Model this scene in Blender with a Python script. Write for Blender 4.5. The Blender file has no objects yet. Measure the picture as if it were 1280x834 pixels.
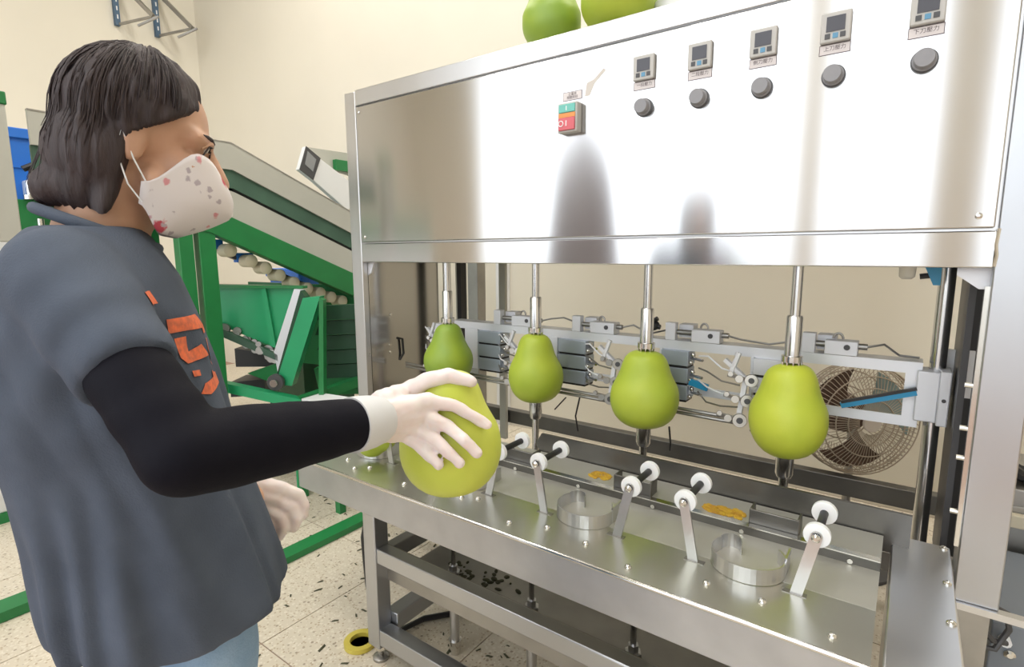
import bpy, bmesh, math, random
from mathutils import Vector, Matrix, noise
from mathutils.bvhtree import BVHTree
random.seed(7)
S = bpy.context.scene
COL = S.collection
pi = math.pi

# ------------------------------------------------------------------ camera
cam = bpy.data.cameras.new('camera')
cam.sensor_width = 36.0
cam.lens = 682.75 / 1280 * 36.0
cam.clip_start = 0.02
cam_o = bpy.data.objects.new('camera', cam)
COL.objects.link(cam_o)
PITCH, YAW, ROLL = 0.14727, -0.62802, -0.0050
d_ = Vector((math.sin(YAW) * math.cos(PITCH), math.cos(YAW) * math.cos(PITCH), -math.sin(PITCH)))
r0 = Vector((math.cos(YAW), -math.sin(YAW), 0))
u0 = r0.cross(d_)
r_ = math.cos(ROLL) * r0 + math.sin(ROLL) * u0
u_ = -math.sin(ROLL) * r0 + math.cos(ROLL) * u0
M = Matrix((r_, u_, -d_)).transposed().to_4x4()
M.translation = Vector((0, 0, 1.3))
cam_o.matrix_world = M
S.camera = cam_o

# ------------------------------------------------------------------ world, added fill lamps, exposure
W = bpy.data.worlds.new('world')
S.world = W
W.use_nodes = True
bg = W.node_tree.nodes['Background']
bg.inputs['Color'].default_value = (0.93, 0.97, 1.0, 1)
bg.inputs['Strength'].default_value = 2.3
S.view_settings.view_transform = 'Standard'
S.view_settings.look = 'None'
S.view_settings.gamma = 1.0
S.view_settings.use_curve_mapping = False
S.view_settings.exposure = 0.28
FILL_LAMPS = [(-3.6, 0.4), (-0.6, 0.2), (-1.6, -2.0), (-3.6, 2.8), (-1.4, 2.85), (0.9, 2.85)]  # unseen lamps added to brighten the interior and the back wall
for lx, ly in FILL_LAMPS:
    L = bpy.data.lights.new('added_fill_light', 'AREA')
    L.shape = 'RECTANGLE'
    L.size, L.size_y = 1.3, 0.5
    L.energy = 40
    L.color = (1.0, 0.96, 0.90)
    lo = bpy.data.objects.new('added_fill_light', L)
    lo.location = (lx, ly, 5.06)
    COL.objects.link(lo)

# ------------------------------------------------------------------ helpers
def mat(name, color=(.5, .5, .5), rough=.5, metal=0.0, spec=.5, noise_amt=0.0, noise_scale=8.0, color2=None, bump=0.0, bump_scale=60.0,
        aniso=0.0, tangent=None, rough_var=0.0, alpha=1.0, trans=0.0, coat=0.0, stretch=(1, 1, 1), detail=4.0, sss=0.0):
    m = bpy.data.materials.new(name)
    m.use_nodes = True
    nt = m.node_tree
    b = nt.nodes['Principled BSDF']
    b.inputs['Base Color'].default_value = (*color, 1)
    b.inputs['Roughness'].default_value = rough
    b.inputs['Metallic'].default_value = metal
    b.inputs['Specular IOR Level'].default_value = spec
    b.inputs['Alpha'].default_value = alpha
    b.inputs['Transmission Weight'].default_value = trans
    b.inputs['Coat Weight'].default_value = coat
    if sss:
        b.inputs['Subsurface Weight'].default_value = sss
        b.inputs['Subsurface Radius'].default_value = (.02, .01, .006)
        b.inputs['Subsurface Scale'].default_value = .4
    if aniso:
        b.inputs['Anisotropic'].default_value = aniso
        c = nt.nodes.new('ShaderNodeCombineXYZ')
        c.inputs[0].default_value, c.inputs[1].default_value, c.inputs[2].default_value = tangent
        nt.links.new(c.outputs[0], b.inputs['Tangent'])
    geo = nt.nodes.new('ShaderNodeNewGeometry')
    mp = nt.nodes.new('ShaderNodeMapping')
    mp.inputs['Scale'].default_value = stretch
    nt.links.new(geo.outputs['Position'], mp.inputs['Vector'])
    if noise_amt or color2 or rough_var:
        n = nt.nodes.new('ShaderNodeTexNoise')
        n.inputs['Scale'].default_value = noise_scale
        n.inputs['Detail'].default_value = detail
        nt.links.new(mp.outputs[0], n.inputs['Vector'])
        if color2 or noise_amt:
            mx = nt.nodes.new('ShaderNodeMix')
            mx.data_type = 'RGBA'
            c2 = color2 or tuple(max(0, x * (1 - noise_amt)) for x in color)
            mx.inputs[6].default_value = (*color, 1)
            mx.inputs[7].default_value = (*c2, 1)
            rmp = nt.nodes.new('ShaderNodeMapRange')
            rmp.inputs[1].default_value, rmp.inputs[2].default_value = .35, .68
            nt.links.new(n.outputs['Fac'], rmp.inputs[0])
            nt.links.new(rmp.outputs[0], mx.inputs[0])
            nt.links.new(mx.outputs[2], b.inputs['Base Color'])
        if rough_var:
            mr = nt.nodes.new('ShaderNodeMapRange')
            mr.inputs[3].default_value, mr.inputs[4].default_value = rough - rough_var, rough + rough_var
            nt.links.new(n.outputs['Fac'], mr.inputs[0])
            nt.links.new(mr.outputs[0], b.inputs['Roughness'])
    if bump:
        n2 = nt.nodes.new('ShaderNodeTexNoise')
        n2.inputs['Scale'].default_value = bump_scale
        n2.inputs['Detail'].default_value = 3
        nt.links.new(mp.outputs[0], n2.inputs['Vector'])
        bp = nt.nodes.new('ShaderNodeBump')
        bp.inputs['Strength'].default_value = bump
        bp.inputs['Distance'].default_value = .004
        nt.links.new(n2.outputs['Fac'], bp.inputs['Height'])
        nt.links.new(bp.outputs[0], b.inputs['Normal'])
    return m

class B:
    """collects shapes of one mesh, in world coordinates"""
    def __init__(s): s.v, s.f = [], []
    def add(s, vs, fs):
        o = len(s.v); s.v += [Vector(v) for v in vs]; s.f += [tuple(i + o for i in f) for f in fs]; return s
    def box(s, x0, x1, y0, y1, z0, z1, mtx=None):
        vs = [Vector((x, y, z)) for z in (z0, z1) for y in (y0, y1) for x in (x0, x1)]
        if mtx: vs = [mtx @ v for v in vs]
        return s.add(vs, [(0, 2, 3, 1), (4, 5, 7, 6), (0, 1, 5, 4), (2, 6, 7, 3), (0, 4, 6, 2), (1, 3, 7, 5)])
    def bar(s, a, b, w, h, up=(0, 0, 1)):
        a, b = Vector(a), Vector(b); d = (b - a).normalized(); up = Vector(up)
        if abs(d.dot(up)) > .99: up = Vector((0, 1, 0))
        x = d.cross(up).normalized(); y = x.cross(d)
        vs = [p + x * sx * w / 2 + y * sy * h / 2 for p in (a, b) for sx, sy in ((-1, -1), (1, -1), (1, 1), (-1, 1))]
        return s.add(vs, [(0, 1, 2, 3), (7, 6, 5, 4), (0, 4, 5, 1), (1, 5, 6, 2), (2, 6, 7, 3), (3, 7, 4, 0)])
    def tube(s, pts, r, n=10, caps=True, closed=False):
        pts = [Vector(p) for p in pts]; k = len(pts)
        rs = r if isinstance(r, (list, tuple)) else [r] * k
        vs, fs = [], []; prev = None
        for i, p in enumerate(pts):
            if closed: t = pts[(i + 1) % k] - pts[i - 1]
            else: t = pts[min(i + 1, k - 1)] - pts[max(i - 1, 0)]
            t.normalize()
            if prev is None:
                a = Vector((0, 0, 1)) if abs(t.z) < .9 else Vector((1, 0, 0)); x = t.cross(a).normalized()
            else: x = (prev - t * prev.dot(t)).normalized()
            prev = x; y = t.cross(x)
            vs += [p + (x * math.cos(2 * pi * j / n) + y * math.sin(2 * pi * j / n)) * rs[i] for j in range(n)]
        for i in range(k if closed else k - 1):
            i2 = (i + 1) % k
            fs += [(i * n + j, i * n + (j + 1) % n, i2 * n + (j + 1) % n, i2 * n + j) for j in range(n)]
        if caps and not closed: fs += [tuple(range(n - 1, -1, -1)), tuple((k - 1) * n + j for j in range(n))]
        return s.add(vs, fs)
    def lathe(s, prof, c=(0, 0, 0), axis=(0, 0, 1), n=24, squash=None):
        """prof: [(height, radius)]"""
        c = Vector(c); ax = Vector(axis).normalized()
        a = Vector((1, 0, 0)) if abs(ax.x) < .9 else Vector((0, 1, 0)); x = (a - ax * a.dot(ax)).normalized(); y = ax.cross(x)
        vs, fs = [], []
        for h, r in prof:
            vs += [c + ax * h + (x * math.cos(2 * pi * j / n) + y * math.sin(2 * pi * j / n)) * r for j in range(n)]
        for i in range(len(prof) - 1):
            fs += [(i * n + j, i * n + (j + 1) % n, (i + 1) * n + (j + 1) % n, (i + 1) * n + j) for j in range(n)]
        fs += [tuple(range(n - 1, -1, -1)), tuple((len(prof) - 1) * n + j for j in range(n))]
        return s.add(vs, fs)
    def disc(s, c, axis, r, t, n=20): return s.lathe([(-t / 2, r * .93), (-t * .3, r), (t * .3, r), (t / 2, r * .93)], c, axis, n)
    def ell(s, c, rad, mtx=None, nu=20, nv=12):
        c = Vector(c); vs = [c + _m(mtx, Vector((0, 0, -rad[2])))]; fs = []
        for i in range(1, nv):
            t = -pi / 2 + pi * i / nv
            for j in range(nu):
                p = 2 * pi * j / nu
                vs.append(c + _m(mtx, Vector((rad[0] * math.cos(t) * math.cos(p), rad[1] * math.cos(t) * math.sin(p), rad[2] * math.sin(t)))))
        vs.append(c + _m(mtx, Vector((0, 0, rad[2])))); e = len(vs) - 1
        fs += [(0, 1 + (j + 1) % nu, 1 + j) for j in range(nu)]
        for i in range(nv - 2):
            fs += [(1 + i * nu + j, 1 + i * nu + (j + 1) % nu, 1 + (i + 1) * nu + (j + 1) % nu, 1 + (i + 1) * nu + j) for j in range(nu)]
        fs += [(e, 1 + (nv - 2) * nu + j, 1 + (nv - 2) * nu + (j + 1) % nu) for j in range(nu)]
        return s.add(vs, fs)
    def capsule(s, a, b, ra, rb, n=12):
        a, b = Vector(a), Vector(b); d = (b - a); L = d.length
        if L < 1e-6: return s.ell(a, (ra, ra, ra))
        prof = [(-ra * math.cos(t), max(ra * math.sin(t), 1e-4)) for t in [pi / 2 * i / 5 for i in range(0, 6)]]
        prof += [(L + rb * math.sin(t), max(rb * math.cos(t), 1e-4)) for t in [pi / 2 * i / 5 for i in range(0, 6)]]
        return s.lathe(prof, a, d, n)
    def prism(s, poly, axis, t0, t1):
        """poly of 2-D points in the plane normal to axis ('x','y','z')"""
        def P(u, v, w): return {'x': (w, u, v), 'y': (u, w, v), 'z': (u, v, w)}[axis]
        n = len(poly)
        vs = [P(u, v, t0) for u, v in poly] + [P(u, v, t1) for u, v in poly]
        fs = [tuple(range(n - 1, -1, -1)), tuple(range(n, 2 * n))] + [(i, (i + 1) % n, n + (i + 1) % n, n + i) for i in range(n)]
        return s.add(vs, fs)
    def loft(s, rings, caps=True):
        n = len(rings[0]); vs = [p for r in rings for p in r]
        fs = [(i * n + j, i * n + (j + 1) % n, (i + 1) * n + (j + 1) % n, (i + 1) * n + j) for i in range(len(rings) - 1) for j in range(n)]
        if caps: fs += [tuple(range(n - 1, -1, -1)), tuple((len(rings) - 1) * n + j for j in range(n))]
        return s.add(vs, fs)

def _m(mtx, v): return (mtx @ v) if mtx is not None else v

WORLD = {}
def wloc(o): return WORLD.get(o.name, Vector((0, 0, 0)))

def finish(me, smooth=40):
    bm = bmesh.new(); bm.from_mesh(me)
    bmesh.ops.recalc_face_normals(bm, faces=bm.faces); bm.to_mesh(me); bm.free()
    if smooth:
        me.polygons.foreach_set('use_smooth', [True] * len(me.polygons))
        me.set_sharp_from_angle(angle=math.radians(smooth))

def obj(name, b, m, parent=None, loc=None, smooth=40, bevel=0.0, label=None, kind=None):
    """link the shapes of b as ONE mesh object whose origin is loc (default: its lower centre)"""
    xs = [v.x for v in b.v]; ys = [v.y for v in b.v]; zs = [v.z for v in b.v]
    if loc is None: loc = ((min(xs) + max(xs)) / 2, (min(ys) + max(ys)) / 2, min(zs))
    loc = Vector(loc)
    me = bpy.data.meshes.new(name)
    me.from_pydata([v - loc for v in b.v], [], b.f)
    finish(me, smooth)
    return place(name, me, m, parent, loc, bevel, label, kind)

def place(name, me, m, parent, loc, bevel=0.0, label=None, kind=None):
    o = bpy.data.objects.new(name, me); COL.objects.link(o)
    if m is not None and not me.materials: me.materials.append(m)
    loc = Vector(loc); WORLD[o.name] = loc
    o.location = loc - (wloc(parent) if parent else Vector((0, 0, 0)))
    o.parent = parent
    if bevel:
        md = o.modifiers.new('bevel', 'BEVEL'); md.width = bevel; md.segments = 2; md.limit_method = 'ANGLE'; md.harden_normals = False
    if label: o['label'] = label
    if kind: o['kind'] = kind
    return o

def again(src, parent, loc, name=None):
    """a repeat of a part that shares its mesh"""
    o = bpy.data.objects.new(name or src.name.split('.')[0], src.data); COL.objects.link(o)
    loc = Vector(loc); WORLD[o.name] = loc
    o.location = loc - (wloc(parent) if parent else Vector((0, 0, 0)))
    o.parent = parent
    for md in src.modifiers:
        if md.type == 'BEVEL':
            d = o.modifiers.new('bevel', 'BEVEL'); d.width = md.width; d.segments = md.segments; d.limit_method = 'ANGLE'
    return o

def thing(name, label, cat, loc=(0, 0, 0), group=None):
    o = bpy.data.objects.new(name, None); COL.objects.link(o)
    o.empty_display_size = .1
    o.location = loc; WORLD[o.name] = Vector(loc)
    o['label'] = label; o['category'] = cat
    if group: o['group'] = group
    return o

def tag(o, label, cat, group=None):
    o['label'] = label; o['category'] = cat
    if group: o['group'] = group
    return o

def copy_tree(root, loc, label):
    r = root.copy(); COL.objects.link(r); r.location = loc; r['label'] = label; WORLD[r.name] = Vector(loc)
    def rec(src, dst):
        for ch in src.children:
            c = ch.copy(); COL.objects.link(c); c.parent = dst; rec(ch, c)
    rec(root, r)
    return r

def remesh(b, voxel, smooth_iter=6, smooth_fac=.5):
    """one continuous surface around all the overlapping closed shapes of b"""
    me = bpy.data.meshes.new('tmp'); me.from_pydata(b.v, [], b.f)
    bm = bmesh.new(); bm.from_mesh(me); bmesh.ops.recalc_face_normals(bm, faces=bm.faces); bm.to_mesh(me); bm.free()
    o = bpy.data.objects.new('tmp', me); COL.objects.link(o)
    md = o.modifiers.new('r', 'REMESH'); md.mode = 'VOXEL'; md.voxel_size = voxel; md.use_smooth_shade = True
    if smooth_iter:
        sm = o.modifiers.new('s', 'SMOOTH'); sm.iterations = smooth_iter; sm.factor = smooth_fac
    dg = bpy.context.evaluated_depsgraph_get(); dg.update()
    out = bpy.data.meshes.new_from_object(o.evaluated_get(dg))
    bpy.data.objects.remove(o); bpy.data.meshes.remove(me)
    r = B(); r.v = [v.co.copy() for v in out.vertices]; r.f = [tuple(p.vertices) for p in out.polygons]
    bpy.data.meshes.remove(out)
    return r

def text_mesh(name, body, size, m, parent, origin, xdir, ydir, align='CENTER'):
    """flat print: a text laid out with xdir along the line and ydir up"""
    cu = bpy.data.curves.new('t', 'FONT'); cu.body = body; cu.size = size; cu.align_x = align; cu.align_y = 'CENTER'
    o = bpy.data.objects.new('t', cu); COL.objects.link(o)
    dg = bpy.context.evaluated_depsgraph_get(); dg.update()
    me = bpy.data.meshes.new_from_object(o.evaluated_get(dg)); bpy.data.objects.remove(o)
    x, y = Vector(xdir).normalized(), Vector(ydir).normalized()
    for v in me.vertices: v.co = x * v.co.x + y * v.co.y
    me.materials.clear()
    return place(name, me, m, parent, origin)

# ------------------------------------------------------------------ materials
M_ = {}
M_['door'] = mat('brushed_steel_door', (.62, .62, .63), .15, 1.0, aniso=.92, tangent=(0, 0, 1), noise_scale=2.2, rough_var=.02)
M_['steel'] = mat('stainless_steel', (.64, .64, .65), .30, 1.0, noise_scale=5, rough_var=.06)
M_['post'] = mat('post_steel', (.50, .515, .545), .34, 1.0, noise_scale=4, rough_var=.10, bump=.05, bump_scale=3)
M_['deck'] = mat('deck_steel', (.60, .60, .545), .33, 1.0, noise_scale=3, rough_var=.06, bump=.015, bump_scale=2.5)
M_['pale_plate'] = mat('pale_plate_steel', (.62, .615, .565), .48, .75, noise_amt=.1, noise_scale=4, rough_var=.05)
M_['skirt'] = mat('skirt_steel', (.53, .55, .60), .36, 1.0, noise_amt=.12, noise_scale=9, rough_var=.05)
M_['mirror'] = mat('side_sheet_steel', (.50, .49, .47), .16, 1.0, noise_scale=3, rough_var=.05)
M_['dull'] = mat('dull_steel', (.42, .41, .39), .42, 1.0, noise_amt=.25, noise_scale=6)
M_['dark'] = mat('reflection_darkened_steel', (.17, .165, .155), .38, .9, noise_amt=.3, noise_scale=5)  # base colour darkened to stand in for dark reflections on the steel
M_['cutter'] = mat('cutter_steel', (.44, .42, .38), .30, 1.0)
M_['rod'] = mat('polished_rod', (.66, .66, .67), .20, 1.0)
M_['chrome'] = mat('chrome', (.70, .69, .66), .16, 1.0)
M_['alu'] = mat('aluminium', (.72, .74, .78), .42, .55, noise_scale=12, rough_var=.05)
M_['alu_w'] = mat('pale_aluminium', (.72, .73, .77), .5, .3)
M_['alu_b'] = mat('blue_grey_aluminium', (.42, .47, .55), .45, .6)
M_['nylon'] = mat('white_nylon', (.86, .88, .90), .35, sss=.1)
M_['black'] = mat('black_rubber', (.015, .015, .017), .45)
M_['darkgrey'] = mat('dark_grey_plastic', (.06, .06, .065), .4)
M_['knob'] = mat('knob_grey', (.27, .27, .29), .5)
M_['gauge'] = mat('gauge_body', (.50, .49, .47), .5)
M_['lcd'] = mat('dark_display', (.06, .06, .075), .25)
M_['white'] = mat('white_print', (.85, .85, .85), .5)
M_['label'] = mat('label_film', (.72, .67, .67), .5)
M_['ink'] = mat('label_ink', (.10, .07, .08), .6)
M_['bluebtn'] = mat('blue_print', (.10, .28, .45), .4)
M_['teal'] = mat('teal_button', (.16, .52, .46), .4)
M_['orange'] = mat('orange_button', (.75, .30, .08), .4)
M_['red'] = mat('red_button', (.65, .13, .16), .4)
M_['blue'] = mat('blue_plastic', (.02, .16, .62), .4)
M_['cyan'] = mat('cyan_plastic', (.02, .26, .48), .35)
M_['pneu'] = mat('clear_bowl', (.75, .72, .64), .2, alpha=.55)
M_['gpaint'] = mat('green_paint', (.015, .20, .055), .38, noise_scale=5, rough_var=.08, noise_amt=.15)
M_['gpaint_l'] = mat('light_green_paint', (.02, .34, .14), .34, noise_scale=4, rough_var=.06, noise_amt=.12)
M_['belt'] = mat('belt_green', (.055, .125, .085), .55, noise_amt=.2, noise_scale=6)
M_['gdark'] = mat('dark_green_rack', (.004, .050, .018), .5)
M_['greyp'] = mat('grey_sheet', (.46, .46, .41), .5, noise_amt=.08, noise_scale=3)
M_['whitep'] = mat('white_sheet', (.74, .75, .76), .45)
M_['cream'] = mat('cream_roller', (.66, .60, .46), .5)
M_['wall'] = mat('cream_wall', (.77, .725, .62), .8, noise_amt=.05, noise_scale=.9, bump=.04, bump_scale=30)
M_['ceil'] = mat('ceiling_paint', (.74, .74, .72), .8)
M_['denim'] = mat('denim', (.20, .33, .52), .8, color2=(.30, .44, .62), noise_scale=14, bump=.3, bump_scale=300)
M_['glove'] = mat('latex_glove', (.74, .64, .625), .5, color2=(.82, .75, .73), noise_scale=22, sss=.25, bump=.12, bump_scale=70)
M_['cuff'] = mat('glove_cuff', (.62, .63, .64), .55)
M_['sleeve'] = mat('black_sleeve', (.0035, .0035, .008), .75, spec=.15, bump=.1, bump_scale=500)
M_['skin'] = mat('skin', (.50, .285, .185), .5, color2=(.58, .35, .24), noise_scale=18, sss=.15)
M_['shirt'] = mat('charcoal_tee', (.072, .091, .130), .85, color2=(.052, .067, .098), noise_scale=11, bump=.25, bump_scale=420)
M_['print'] = mat('orange_print', (.80, .17, .06), .7, color2=(.50, .12, .06), noise_scale=130, detail=6)
M_['hair'] = mat('dark_hair', (.026, .017, .019), .62, color2=(.044, .029, .030), noise_scale=60, stretch=(1, 1, .15), bump=.5, bump_scale=190)
M_['eyew'] = mat('eye_white', (.75, .72, .68), .3)
M_['iris'] = mat('iris', (.015, .01, .008), .2)
M_['lip'] = mat('lip', (.45, .17, .14), .5)
M_['shoe'] = mat('shoe', (.05, .05, .06), .6)
M_['yellow'] = mat('yellow_tape', (.72, .60, .10), .35, trans=.2)
M_['debris'] = mat('peel_scrap', (.06, .06, .03), .7)
M_['pulp'] = mat('orange_pulp', (.55, .36, .03), .6, color2=(.42, .22, .02), noise_scale=60)
M_['concrete'] = mat('outside_concrete', (.45, .44, .42), .9)
M_['fan_d'] = mat('dusty_fan_blade', (.14, .085, .06), .7, noise_amt=.4, noise_scale=40)
M_['fan_b'] = mat('teal_fan_blade', (.24, .33, .33), .5)
M_['fan_w'] = mat('fan_wire', (.44, .37, .29), .5, .4)
M_['fan_c'] = mat('fan_hub', (.70, .62, .54), .5)
M_['bgrey'] = mat('blue_grey_box', (.20, .225, .26), .5)
M_['prop'] = mat('brown_prop', (.24, .21, .22), .5)
M_['bluewall'] = mat('slotted_blue', (.06, .12, .20), .5)

def fruit_mat(name, c1, c2):
    m = mat(name, c1, .44, color2=c2, noise_scale=9, bump=.10, bump_scale=260, detail=2)
    return m
M_['fruit'] = fruit_mat('yellow_green_peel', (.49, .56, .05), (.42, .52, .04))
M_['fruit_g'] = fruit_mat('green_peel', (.23, .36, .045), (.31, .42, .035))
M_['fruit_m'] = fruit_mat('mid_green_peel', (.42, .51, .05), (.35, .46, .04))
M_['fruit_y'] = fruit_mat('pale_lime_peel', (.57, .62, .09), (.50, .58, .07))

# terrazzo floor: pale binder, chips of several colours
def terrazzo():
    m = bpy.data.materials.new('terrazzo'); m.use_nodes = True; nt = m.node_tree; b = nt.nodes['Principled BSDF']
    geo = nt.nodes.new('ShaderNodeNewGeometry')
    def vor(scale, lo, hi, col, prev):
        v = nt.nodes.new('ShaderNodeTexVoronoi'); v.inputs['Scale'].default_value = scale
        nt.links.new(geo.outputs['Position'], v.inputs['Vector'])
        sx = nt.nodes.new('ShaderNodeSeparateColor'); nt.links.new(v.outputs['Color'], sx.inputs[0])
        r = nt.nodes.new('ShaderNodeMapRange'); r.inputs[1].default_value, r.inputs[2].default_value = lo, hi
        nt.links.new(sx.outputs[0], r.inputs[0])
        d = nt.nodes.new('ShaderNodeMapRange'); d.inputs[1].default_value, d.inputs[2].default_value = .42, .30
        nt.links.new(v.outputs['Distance'], d.inputs[0])
        mu = nt.nodes.new('ShaderNodeMath'); mu.operation = 'MULTIPLY'
        nt.links.new(r.outputs[0], mu.inputs[0]); nt.links.new(d.outputs[0], mu.inputs[1])
        mx = nt.nodes.new('ShaderNodeMix'); mx.data_type = 'RGBA'
        nt.links.new(mu.outputs[0], mx.inputs[0]); mx.inputs[7].default_value = (*col, 1)
        if isinstance(prev, tuple): mx.inputs[6].default_value = (*prev, 1)
        else: nt.links.new(prev, mx.inputs[6])
        return mx.outputs[2]
    c = vor(60, .45, .5, (.70, .64, .53), (.63, .565, .455))
    c = vor(95, .62, .66, (.45, .36, .25), c)
    c = vor(120, .70, .74, (.74, .68, .58), c)
    c = vor(75, .88, .92, (.33, .27, .20), c)
    nt.links.new(c, b.inputs['Base Color']); b.inputs['Roughness'].default_value = .33
    return m
M_['terrazzo'] = terrazzo()
M_['grout'] = mat('pink_joint', (.42, .28, .22), .8)

# mask cloth: white with scattered pink flowers and grey sprigs
def mask_cloth():
    m = mat('printed_mask_cloth', (.74, .70, .71), .8); nt = m.node_tree; b = nt.nodes['Principled BSDF']
    geo = nt.nodes.new('ShaderNodeNewGeometry')
    prev = None
    for scale, thr, lo, col in ((34, .36, .62, (.50, .07, .10)), (70, .30, .72, (.45, .40, .44)), (48, .25, .70, (.66, .30, .33))):
        v = nt.nodes.new('ShaderNodeTexVoronoi'); v.inputs['Scale'].default_value = scale
        nt.links.new(geo.outputs['Position'], v.inputs['Vector'])
        n = nt.nodes.new('ShaderNodeTexNoise'); n.inputs['Scale'].default_value = scale * 3
        nt.links.new(geo.outputs['Position'], n.inputs['Vector'])
        ad = nt.nodes.new('ShaderNodeMath'); ad.operation = 'MULTIPLY_ADD'; ad.inputs[1].default_value = .5
        nt.links.new(n.outputs['Fac'], ad.inputs[0]); nt.links.new(v.outputs['Distance'], ad.inputs[2])
        d = nt.nodes.new('ShaderNodeMapRange'); d.inputs[1].default_value, d.inputs[2].default_value = thr + .25, thr + .15
        nt.links.new(ad.outputs[0], d.inputs[0])
        sx = nt.nodes.new('ShaderNodeSeparateColor'); nt.links.new(v.outputs['Color'], sx.inputs[0])
        g = nt.nodes.new('ShaderNodeMath'); g.operation = 'GREATER_THAN'; g.inputs[1].default_value = lo
        nt.links.new(sx.outputs[1], g.inputs[0])
        mu = nt.nodes.new('ShaderNodeMath'); mu.operation = 'MULTIPLY'
        nt.links.new(g.outputs[0], mu.inputs[0]); nt.links.new(d.outputs[0], mu.inputs[1])
        mx = nt.nodes.new('ShaderNodeMix'); mx.data_type = 'RGBA'; mx.inputs[7].default_value = (*col, 1)
        nt.links.new(mu.outputs[0], mx.inputs[0])
        if prev is None: mx.inputs[6].default_value = (.74, .70, .71, 1)
        else: nt.links.new(prev, mx.inputs[6])
        prev = mx.outputs[2]
    nt.links.new(prev, b.inputs['Base Color'])
    return m
M_['mask'] = mask_cloth()

# ------------------------------------------------------------------ the setting
def struct(name, b, m, parent=None, **k): return obj(name, b, m, parent, kind=None if parent else 'structure', **k)
XL, XR, YB, YF, ZC = -6.75, 3.4, 3.255, -3.5, 5.4
fl = struct('floor', B().box(XL, XR, YF, YB, -.12, -.004), M_['grout'])
tile = None
for i in range(-8, 6):
    for j in range(-2, 5):
        x0, y0 = -1.667 + .6 * i, .85 + .6 * j
        if x0 < XL - .01 or x0 + .6 > XR: continue
        if y0 + .6 > YB: continue
        if tile is None:
            tile = obj('floor_tile', B().box(x0 + .002, x0 + .598, y0 + .002, y0 + .598, -.0035, 0), M_['terrazzo'], fl, loc=(x0, y0, 0))
        else: again(tile, fl, (x0, y0, 0))
struct('wall_back', B().box(XL - .2, XR + .2, YB, YB + .2, -.12, ZC), M_['wall'])
struct('wall_left', B().box(XL - .2, XL, YF, YB, -.12, ZC), M_['wall'])
struct('wall_right', B().box(XR, XR + .2, YF, YB, -.12, ZC), M_['wall'])
struct('ceiling', B().box(XL - .2, XR + .2, YF - .1, YB + .2, ZC, ZC + .15), M_['ceil'])
# front of the shed: an open loading side with a closed bay and two piers
struct('wall_front', B().box(XL - .2, -5.45, YF - .15, YF, -.12, ZC).box(.10, .48, YF - .15, YF, -.12, ZC).box(-1.05, -.85, YF - .15, YF, -.12, ZC)
       .box(2.6, XR + .2, YF - .15, YF, -.12, ZC), M_['wall'])
struct('trim_1', B().box(-30, 30, -40, YF - .1, -.14, -.05), M_['concrete'])
for lx, ly in FILL_LAMPS:  # boxes around the added fill lamps
    where = ('over the green conveyor, second from the back wall' if lx < -3 and ly < 1 else 'over the work table front' if ly < 1 and ly > 0 else 'nearest the open shed front' if ly < 0 else
             'by the back wall over the conveyor' if lx < -3 else 'by the back wall behind the machine' if lx < 0 else 'by the back wall beyond the right post')
    t = thing('added_ceiling_lamp', 'added unseen white ceiling lamp box hanging ' + where, 'lamp', (lx, ly, 5.08), 'unseen ceiling lamps added for fill light')
    obj('housing', B().box(lx - .68, lx + .68, ly - .28, ly + .28, 5.08, 5.14), M_['whitep'], t)
    obj('hanger', B().tube([(lx, ly, 5.14), (lx, ly, ZC)], .01), M_['dull'], t)

# ------------------------------------------------------------------ the peeling machine
PM = thing('peeling_machine', 'stainless steel fruit peeling machine with four spindles and a long work table', 'machine', (-.85, 1.5, 0))
YC = 1.55            # front plane of the cabinet
# uprights
obj('upright_post', B().box(-1.994, -1.926, YC, YC + .03, 0, 1.964), M_['steel'], PM, bevel=.003)
rp = obj('upright_post', B().box(.143, .224, YC, YC + .10, .494, 1.964), M_['post'], PM, bevel=.003)
obj('upright_post', B().box(-1.97, -1.90, 2.30, 2.37, 0, 1.964), M_['dull'], PM, bevel=.003)
obj('upright_post', B().box(.145, .215, 2.30, 2.37, 0, 1.964), M_['dull'], PM, bevel=.003)
obj('support_leg', B().box(.15, .215, YC + .03, YC + .09, 0, .494), M_['dull'], PM)
obj('post_foot_rail', B().box(.13, .30, YC - .01, YC + .012, .478, .494), M_['steel'], PM)
# control cabinet
cab = obj('control_cabinet', B().box(-1.926, .143, YC + .012, 2.36, 1.262, 1.964), M_['steel'], PM)
obj('top_rail', B().box(-1.926, .143, YC, YC + .012, 1.905, 1.968), M_['steel'], cab, bevel=.003)
obj('bottom_rail', B().box(-1.926, .143, YC, YC + .05, 1.262, 1.341), M_['door'], cab, bevel=.003)
door = obj('cabinet_door', B().box(-1.918, .137, YC - .004, YC + .010, 1.347, 1.899), M_['door'], cab, bevel=.003)
scr = B().lathe([(0, .007), (.002, .007), (.004, .004)], (0, 0, 0), (0, -1, 0), 12)
s0 = None
for x, z in ((-1.900, 1.875), (-1.895, 1.368), (.108, 1.372)):
    if s0 is None:
        s0 = obj('door_screw', B().add([v + Vector((x, YC - .004, z)) for v in scr.v], scr.f), M_['chrome'], cab, loc=(x, YC - .004, z))
    else: again(s0, cab, (x, YC - .004, z))
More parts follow.
